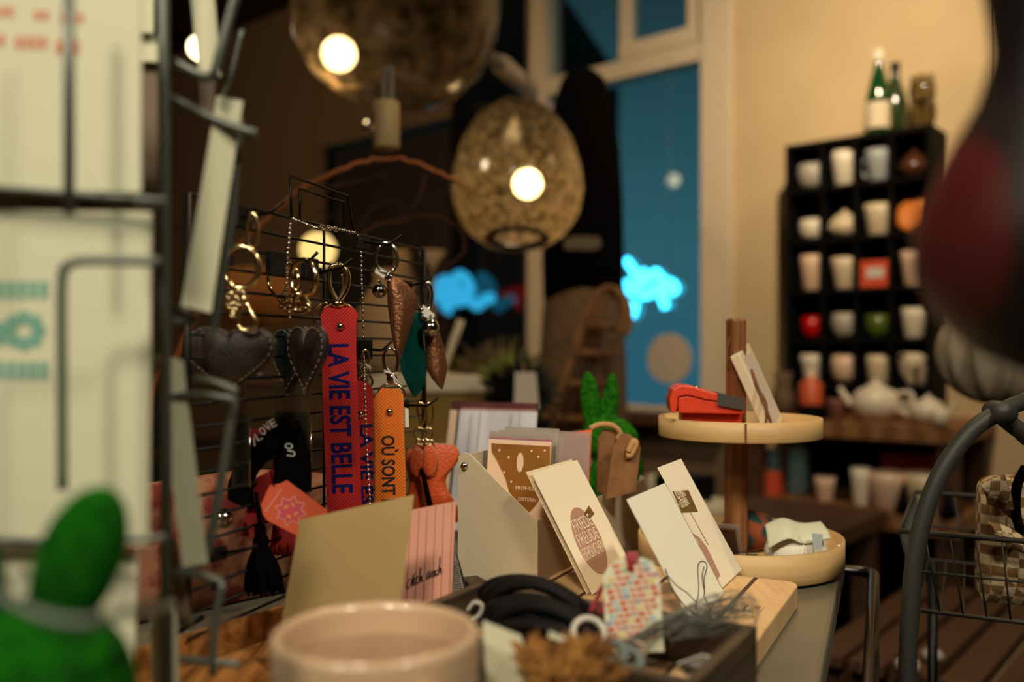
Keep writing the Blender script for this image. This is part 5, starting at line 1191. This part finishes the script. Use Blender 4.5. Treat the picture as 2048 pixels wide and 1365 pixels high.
# happy birthday tag
n5 = V3((-.05, -1, .22)).normalized(); o5 = P(1265, 1220, .545)
tg = root('gift_tag', 'white gift tag printed with rows of colourful HAPPY BIRTHDAY letters', 'tag', plane_hit(1270, 1335, o5, n5))
f5 = lambda x, y, e=0: plane_hit(x, y, o5+n5*e, n5)
m = MB(); m.slab([f5(x, y) for x, y in ((1206, 1156), (1212, 1142), (1232, 1122), (1252, 1114), (1282, 1115), (1305, 1124), (1318, 1146), (1322, 1200), (1328, 1304), (1213, 1308))], .0006, n=n5)
cols = [M['tag%d' % i] if 0 else mat('tag_print_%s' % nme, cl, .8) for i, (nme, cl) in enumerate((('red', (206, 44, 40)), ('green', (130, 168, 120)), ('blue', (90, 110, 170)), ('yellow', (226, 190, 90)), ('cyan', (120, 180, 200)), ('violet', (150, 90, 140))))]
wd_ = ['HAP', 'PY', 'BIR', 'TH', 'DAY', 'HA']; xd = (f5(1300, 1200)-f5(1220, 1209)).normalized(); yd = n5.cross(xd)
for r__ in range(13):
    y = 1134+r__*12.6; xx = 1210 if y > 1150 else 1226; xe = 1318 if y > 1150 else 1302; j = r__*5+(r__ % 2); xx += (r__*4) % 11
    while xx < xe-11:
        m.mi = 1+(0 if j % 3 != 1 else 1+(j*7+r__) % 5); w_ = 14 if len(wd_[j % 6]) == 3 else 10
        m.text(wd_[j % 6], f5(xx, y-(xx-1265)*.11, .0002), xd, yd, w_/F*.545, 9/F*.545, .03); xx += w_+2.5; j += 1
m.build('card', [M['whitepaper']]+cols, tg)
m = MB(); m.tube(catmull([f5(x, y, .001) for x, y in ((1260, 1140), (1261, 1125), (1258, 1112), (1272, 1114), (1261, 1122))], 4), .0022, flat=.5); m.tube(catmull([f5(x, y, e) for x, y, e in ((1256, 1114, 0), (1235, 1140, -.004), (1205, 1175, -.006), (1182, 1225, -.006))], 5), .0016, flat=.6)
m.tube(catmull([f5(x, y, e) for x, y, e in ((1258, 1114, 0), (1240, 1150, -.005), (1212, 1195, -.006), (1200, 1230, -.006))], 5), .0016, flat=.6); m.build('ribbon', M['ribbon'], tg)
# thread bundle
m = MB()
for i in range(34):
    x0, y0 = 1240+random.uniform(-15, 25), 1300+random.uniform(-20, 10); x1, y1 = 1440+random.uniform(-35, 60), 1205+random.uniform(-18, 30)
    dd = .545+random.uniform(-.012, .012)
    m.tube(catmull([P(x0, y0, dd-.01), P(x0*.6+x1*.4+random.uniform(-10, 10), y0*.5+y1*.5+random.uniform(-14, 14)-6, dd), P(x1, y1-random.uniform(0, 14), dd+.02), P(x1+random.uniform(8, 28), y1+random.uniform(0, 20), dd+.018), P(x1-random.uniform(10, 40), y1+random.uniform(18, 34), dd+.01), P(x0*.5+x1*.5, y0*.5+y1*.5+random.uniform(5, 22), dd)], 5), .00028, n=4)
m.build('thread_bundle', M['thread'], label='tangled bundle of fine grey thread spilling over the crate edge', cat='thread')
R45 = Rx(.7)
for i, (x, y, rr, mt, lab) in enumerate(((1178, 1268, 34, 'greyglaze', 'large pale plastic ring at the left of the gift tag'), (1228, 1306, 22, 'greyplastic', 'small dark grey ring below the gift tag'), (1262, 1322, 20, 'greyplastic', 'small dark grey ring nearest the crate rim'))):
    MB().ring(P(x, y, .50 if i else .53), rr/F*.5, .0022 if i == 0 else .0030, V3((.2, -1, .9)), n=30, k=8).build('rubber_ring', M[mt], label=lab, cat='ring')
for i, (pxs, lab) in enumerate(((((1355, 1330), (1405, 1312), (1440, 1318), (1428, 1345), (1372, 1352)), 'crumpled pale paper scrap in the right of the crate'), (((1268, 1284), (1285, 1290), (1292, 1312), (1280, 1320), (1272, 1300)), 'tiny pink paper scrap under the gift tag'))):
    MB().slab([P(x, y, .50+.002*j) for j, (x, y) in enumerate(pxs)], .001).build('paper_scrap', M['greyglaze'] if i == 0 else M['pinkglaze'], label=lab, cat='paper')
# white paper label and feathers nearest
n6 = V3((-.2, -.8, .6)).normalized(); o6 = P(1010, 1310, .47)
m = MB(); m.slab([plane_hit(x, y, o6, n6) for x, y in ((966, 1242), (1042, 1272), (1050, 1300), (1062, 1330), (1078, 1420), (975, 1420), (970, 1330))], .0008, n=n6)
m.mi = 1
for y in (1330, 1345): m.slab([plane_hit(x, yy, o6+n6*.0003, n6) for x, yy in ((990, y), (1010, y-4), (1012, y+3), (992, y+8))], .0002, n=n6)
m.build('paper_label', [M['whitepaper'], M['greyglaze']], label='white paper label with faint print right of the mug', cat='label')
MB().slab([plane_hit(x, y, o6, n6) for x, y in ((1098, 1262), (1142, 1280), (1140, 1292), (1096, 1275))], .0008, n=n6).build('paper_label', M['whitepaper'], label='narrow white label strip behind the tan feathers', cat='label')
m = MB()
for i in range(260):
    cx_, cy_ = random.choice(((1080, 1325), (1120, 1345), (1165, 1315), (1190, 1360), (1100, 1375)))
    p0 = P(cx_+random.uniform(-22, 22), cy_+random.uniform(-10, 30), .455+random.uniform(-.012, .012)); a = random.uniform(.1, 3.0); L = random.uniform(.007, .016)
    dv = V3((math.cos(a)*L, random.uniform(-.005, .005), math.sin(a)*L)); sd = V3((-math.sin(a), 0, math.cos(a)))*.0025
    m.slab([p0-sd*.3, p0+dv*.6-sd, p0+dv, p0+dv*.6+sd], .0006)
m.build('feather_tuft', M['feather'], label='fluffy tan and brown feather tuft at the bottom centre', cat='feathers')

# ================================================================== LEFT CARD RACK
rk = root('card_rack', 'tall grey green wire card rack at the left edge', 'rack', P(335, 1365, .47)*1.0)
def wires(name, paths, r, d):
    m = MB()
    for p in paths: m.tube(catmull([P(x[0], x[1], x[2] if len(x) > 2 else d) for x in p], 4) if len(p) > 2 else [P(x[0], x[1], x[2] if len(x) > 2 else d) for x in p], r, n=8)
    return m.build(name, M['rack_metal'], rk)
b0_ = P(335, 700, .47); MB().tube([V3((b0_.x, b0_.y, TZ+.001)), V3((b0_.x-.004, b0_.y, 1.55))], .0032).build('post', M['rack_metal'], rk)
MB().tube([V3((b0_.x-.12, b0_.y-.03, TZ+.003)), V3((b0_.x+.03, b0_.y+.01, TZ+.003))], .0025).build('foot', M['rack_metal'], rk)
wires('front_wire', [[(138, -120), (138, 430)]], .0024, .385)
wires('pocket_wire', [[(125, 980), (124, 760), (124, 560), (140, 530), (170, 522), (240, 522), (318, 524)]], .0022, .385)
wires('cross_wire', [[(-60, 372), (150, 388), (330, 402)]], .0016, .41)
wires('cross_wire', [[(-60, 1075), (150, 1085), (330, 1075)]], .0016, .41)
wires('side_pocket', [[(330, 190), (430, 240), (512, 268)], [(345, 122), (400, 150), (425, 152)]], .0026, .48)
wires('side_pocket', [[(480, -40), (452, 60), (425, 160)]], .0026, .47)
wires('side_pocket', [[(484, 60, .52), (462, 150, .52), (440, 210, .52)]], .0015, .5)
wires('side_pocket', [[(478, 240, .49), (462, 440, .49), (420, 700, .49)], [(322, 605), (395, 640)], [(330, 640), (392, 645)]], .0022, .49)
wires('side_pocket', [[(345, 795), (400, 790), (472, 800)], [(385, 758), (430, 765), (475, 785)]], .0022, .48)
wires('side_pocket', [[(468, 800), (452, 900), (425, 1060), (405, 1130)]], .0026, .49)
wires('side_pocket', [[(350, 1145), (400, 1150), (445, 1165)], [(445, 1165), (430, 1250), (425, 1350)], [(330, 1318), (400, 1322), (480, 1330)]], .0022, .48)
wires('base_hoop', [[(-40, 1165, .262), (40, 1215, .262), (110, 1240, .262), (180, 1245, .262), (250, 1225, .28), (330, 1215, .33), (345, 1200, .47)]], .0018, .28)
# cards in the rack
def rcard(pxs, d, lab, mt='whitepaper', deco=None, nn=(0, -1, 0), th=.0015):
    n = V3(nn).normalized(); o = P(sum(x for x, _ in pxs)/len(pxs), 700, d); f_ = lambda x, y, e=0: plane_hit(x, y, o+n*e, n)
    m = MB(); m.slab([f_(x, y) for x, y in pxs], th, n=n)
    mats = [M[mt]]
    if deco: mats += deco(m, f_)
    return m.build('greeting_card', mats, label=lab, cat='card', group='cards in the wire rack')
def redtext(m, f_):
    m.mi = 1
    for x0, x1, y, h in ((-20, 34, 34, 22), (68, 112, 40, 20), (120, 172, 46, 20), (-20, 18, 92, 24), (30, 105, 98, 26), (112, 176, 108, 28)):
        for i in range(max(2, int((x1-x0)/17))):
            xx = x0+i*17; m.slab([f_(a, b, .0003) for a, b in ((xx, y-h), (xx+12, y-h+1), (xx+12, y), (xx, y))], .0002, n=(0, -1, 0))
    return [M['redink']]
def tealtext(m, f_):
    m.mi = 1
    for y, x1 in ((580, 100), (742, 105)):
        for i in range(6): m.slab([f_(a, b, .0003) for a, b in ((-30+i*22, y-18), (-14+i*22, y-18), (-14+i*22, y+18), (-30+i*22, y+18))], .0002, n=(0, -1, 0))
    for a in range(8):
        c_ = (48+30*math.cos(a*.785), 662+26*math.sin(a*.785)); m.slab([f_(c_[0]+15*math.cos(t*.785), c_[1]+15*math.sin(t*.785), .0003+a*.00003) for t in range(8)], .0002, n=(0, -1, 0))
    m.slab([f_(a, b, .0003) for a, b in ((-40, 640), (10, 645), (10, 690), (-40, 690))], .0002, n=(0, -1, 0))
    return [M['tealink']]
rcard([(-140, -120), (282, -120), (281, 385), (-140, 372)], .42, 'white card with two lines of red orange letters at top left', deco=redtext)
rcard([(-140, 418), (302, 424), (296, 1092), (-140, 1085)], .42, 'large white card with teal letters and flower below the red lettered one', deco=tealtext)
rcard([(-140, 1108), (275, 1108), (262, 1460), (-140, 1460)], .43, 'white card behind the large green rabbit')
rcard([(262, -60), (308, -60), (306, 66), (262, 62)], .50, 'small white card edge topmost beside the rack post')
rcard([(262, 72), (318, 72), (326, 84), (326, 124), (262, 122)], .505, 'short white card tucked beside the rack post')
rcard([(268, 130), (320, 134), (318, 420), (268, 420)], .51, 'card painted in grey brown shade behind the red lettered card', 'shadedcard')
SN = (.97, -.25, 0)
rcard([(376, -60), (424, -60), (442, 152), (398, 150)], .50, 'pale card leaning in the upper side pocket', nn=(.35, -1, 0), th=.003)
rcard([(398, 150), (432, 152), (425, 240), (402, 240)], .515, 'grey brown card end below the upper side card', 'shadedcard', nn=(.35, -1, 0))
rcard([(434, 192), (486, 202), (422, 626), (362, 612)], .48, 'long pale card leaning left in the middle side pocket', nn=(.35, -1, 0), th=.003)
rcard([(312, 708), (364, 722), (414, 1128), (366, 1136)], .48, 'long pale card leaning right in the lower side pocket', nn=(.2, -1, 0), th=.003)
rcard([(300, 1230), (330, 1160), (352, 1240), (360, 1460), (306, 1460)], .475, 'pale card tip in the lowest side pocket', nn=(.2, -1, 0), th=.003)
rcard([(338, 1075), (352, 1080), (388, 1260), (345, 1250)], .50, 'narrow grey brown card behind the lowest pale card', 'shadedcard', nn=(.2, -1, 0))

# ================================================================== RIGHT SIDE
# hanging dark red glass drop, very near
d = .30; k = d/F; c = P(2130, 700, d); pf = [(0, 225), (90, 50-0), ]
pr = [(3, -62), (60, -52), (110, -30), (170, 0), (245, 80), (278, 160), (281, 250), (245, 340), (200, 430), (160, 500), (140, 560), (130, 610), (138, 680), (150, 760), (120, 900), (3, 930)]
r_ = root('glass_drop_ornament', 'large dark red drop ornament hanging blurred at the right edge', 'ornament', c)
MB().lathe([(a*k, b*k) for a, b in pr], c, 48).build('drop', M['reddark'], r_)
MB().tube([c+V3((0, 0, 925*k)), V3((c.x, c.y, RH))], .0012).build('cord', M['black_metal'], r_)
# grey wool pumpkin ball behind
d = 1.4; k = d/F; c = P(1990, 705, d); m = MB(); n = 72; vs = []; 
for i in range(25):
    ph = math.pi*i/24
    for j in range(n):
        a = 2*math.pi*j/n; rr = (1-.16*abs(math.cos(a*6)))*math.sin(ph); vs.append(c+V3((rr*math.cos(a)*112*k, rr*math.sin(a)*112*k, -math.cos(ph)*104*k)))
m.add(vs, [(i*n+j, i*n+(j+1) % n, (i+1)*n+(j+1) % n, (i+1)*n+j) for i in range(24) for j in range(n)], True)
r_ = root('wool_ball', 'grey ribbed wool ball hanging behind the basket handle', 'ornament', c)
m.build('ball', M['greyfelt'], r_); MB().tube([c+V3((0, 0, 95*k)), V3((c.x, c.y, RH))], .001).build('thread', M['black_metal'], r_)
# basket stand
bz0, bz1 = .772, .849; UB, VB = dirs(27); A_ = V3((.366, .85, 0))
def bp(u, v, z): return A_+UB*u+VB*v+V3((0, 0, z))
bs = root('wire_basket', 'dark iron wire basket with an arched tube handle at right', 'basket', bp(.13, .17, bz0-.002))
LV, LU = .34, .26
m = MB(); m.tube([bp(0, 0, bz1), bp(0, LV, bz1), bp(LU, LV, bz1), bp(LU, 0, bz1)], .0025, True); m.build('top_rim', M['basket_metal'], bs)
m = MB(); m.tube([bp(.015, .015, bz0), bp(.015, LV-.015, bz0), bp(LU-.015, LV-.015, bz0), bp(LU-.015, .015, bz0)], .002, True)
zm = (bz0+bz1)/2; m.tube([bp(.008, .008, zm), bp(.008, LV-.008, zm), bp(LU-.008, LV-.008, zm), bp(LU-.008, .008, zm)], .0012, True)
nv = 16
for i in range(nv+1):
    t = i/nv
    for (ua, va, ub, vb) in ((0, t*LV, .015, .015+t*(LV-.03)), (LU, t*LV, LU-.015, .015+t*(LV-.03)), (t*LU, 0, .015+t*(LU-.03), .015), (t*LU, LV, .015+t*(LU-.03), LV-.015)):
        m.tube([bp(ua, va, bz1), bp(ub, vb, bz0)], .0009, n=5)
    m.tube([bp(.015, .015+t*(LV-.03), bz0), bp(LU-.015, .015+t*(LV-.03), bz0)], .0009, n=5)
m.build('wire_mesh', M['basket_metal'], bs)
dh = .74
hpt = [(1812, 1460), (1815, 1330), (1819, 1240), (1828, 1130), (1846, 1040), (1875, 960), (1915, 895), (1955, 852), (1996, 826)]
MB().tube(catmull([P(x, y, dh) for x, y in hpt], 5), .0072, n=12).build('handle', M['basket_metal'], bs)
MB().tube(catmull([P(x, y, dh+dz) for x, y, dz in ((2000, 830, .0), (2040, 862, 0), (2090, 890, 0), (2300, 930, -.01), (2550, 985, -.03))]+[bp(0, LV, bz1)], 5), .0072, n=12).build('handle', M['basket_metal'], bs)
MB().tube(catmull([P(x, y, dh+dz) for x, y, dz in ((2004, 822, .008), (2045, 805, .02), (2110, 792, .05), (2350, 830, .12))]+[bp(LU, LV, bz1)], 5), .0070, n=12).build('handle', M['basket_metal'], bs)
jc = P(1998, 825, dh); MB().tube([jc+V3((0, -.012, 0)), jc+V3((0, .010, 0))], .0095, n=14).build('joint_bolt', M['basket_metal'], bs)
MB().tube([P(1812, 1455, dh), P(1812, 2000, dh)], .0072, n=12).build('leg', M['basket_metal'], bs)
for (u_, v_) in ((.02, LV-.02), (LU-.02, .02), (LU-.02, LV-.02), (.02, .22)):
    p = bp(u_, v_, 0); MB().tube([V3((p.x, p.y, 0)), V3((p.x, p.y, bz0))], .006).build('leg', M['black_metal'], bs)
MB().tube([P(1815, 1300, dh), bp(.015, .015, bz0)], .003).build('strut', M['basket_metal'], bs)
# plaid pouch
d = .87; c = P(2030, 1100, d); Rp = Rz(math.radians(-18))
pc_ = root('plaid_pouch', 'brown and cream checked cloth pouch with dark zip in the basket', 'pouch', (c.x, c.y, bz0+.004))
pts = rounded([c+Rp @ V3((x, 0, z)) for x, z in ((-.034, -.054), (.075, -.054), (.085, .066), (.02, .072), (-.032, .064))], .012, 5)
mz = min(p.z for p in pts); pts = [p+V3((0, 0, bz0+.004-mz)) for p in pts]
MB().pillow(pts, .055, Rp @ V3((0, -1, 0)), .35).build('pouch_body', M['plaid'], pc_)
zp = catmull([P(x, y, .835) for x, y in ((2052, 935), (2036, 965), (2031, 1000), (2034, 1040), (2046, 1075))], 5)
MB().tube(zp, .0045, n=8).build('zip_tape', M['blackcloth'], pc_)
m = MB()
for i in range(0, len(zp)-1): 
    for q in (.0, .5): p = zp[i].lerp(zp[i+1], q)+V3((0, -.0042, 0)); m.box(p, (.0042, .0012, .0010))
m.build('zip_teeth', M['silver'], pc_)
MB().loft([P(x, y, .825) for x, y in ((1962, 972), (1985, 960), (2010, 950))], [P(x, y, .84) for x, y in ((1975, 1010), (2000, 1020), (2030, 1045))], 6, .004, (0, -1, 0), .002).build('fold', M['plaid'], pc_)
MB().loft([P(x, y, .826) for x, y in ((1978, 1045), (2010, 1052), (2050, 1075))], [P(x, y, .826) for x, y in ((1990, 1075), (2015, 1090), (2050, 1110))], 6, .004, (0, -1, 0), .002).build('fold', M['plaid'], pc_)
# slatted low table behind the basket
lt = root('slatted_table', 'low brown slatted wooden table behind the basket', 'table', (1.0, 1.55, 0))
Rs = Rz(math.radians(-40))
for i in range(11): MB().box(V3((1.0, 1.55, .49))+Rs @ V3((-.35+i*.07, 0, 0)), (.055, .62, .02), Rs).build('slat', M['brown_wood'], lt, bevel=.002)
for sy in (-.25, .25): MB().box(V3((1.0, 1.55, .464))+Rs @ V3((0, sy, 0)), (.76, .05, .03), Rs).build('cross_beam', M['brown_wood'], lt)
for sx in (-.33, .33):
    for sy in (-.25, .25): MB().box(V3((1.0, 1.55, .224))+Rs @ V3((sx, sy, 0)), (.05, .05, .448), Rs).build('leg', M['brown_wood'], lt)
for px, py, dd, rr, lab in ((1815, 1232, 1.45, .02, 'pale stone nearest on the slatted table'), (1865, 1228, 1.5, .018, 'smaller pale stone right of the first on the slatted table')):
    c = P(px, py, dd); c.z = .5002+rr*.6; MB().ball(c, (rr, rr, rr*.6)).build('pebble', M['greyglaze'], label=lab, cat='stone', group='pebbles on the slatted table')
for o in bpy.data.objects:
    if '_o' in o: del o['_o']
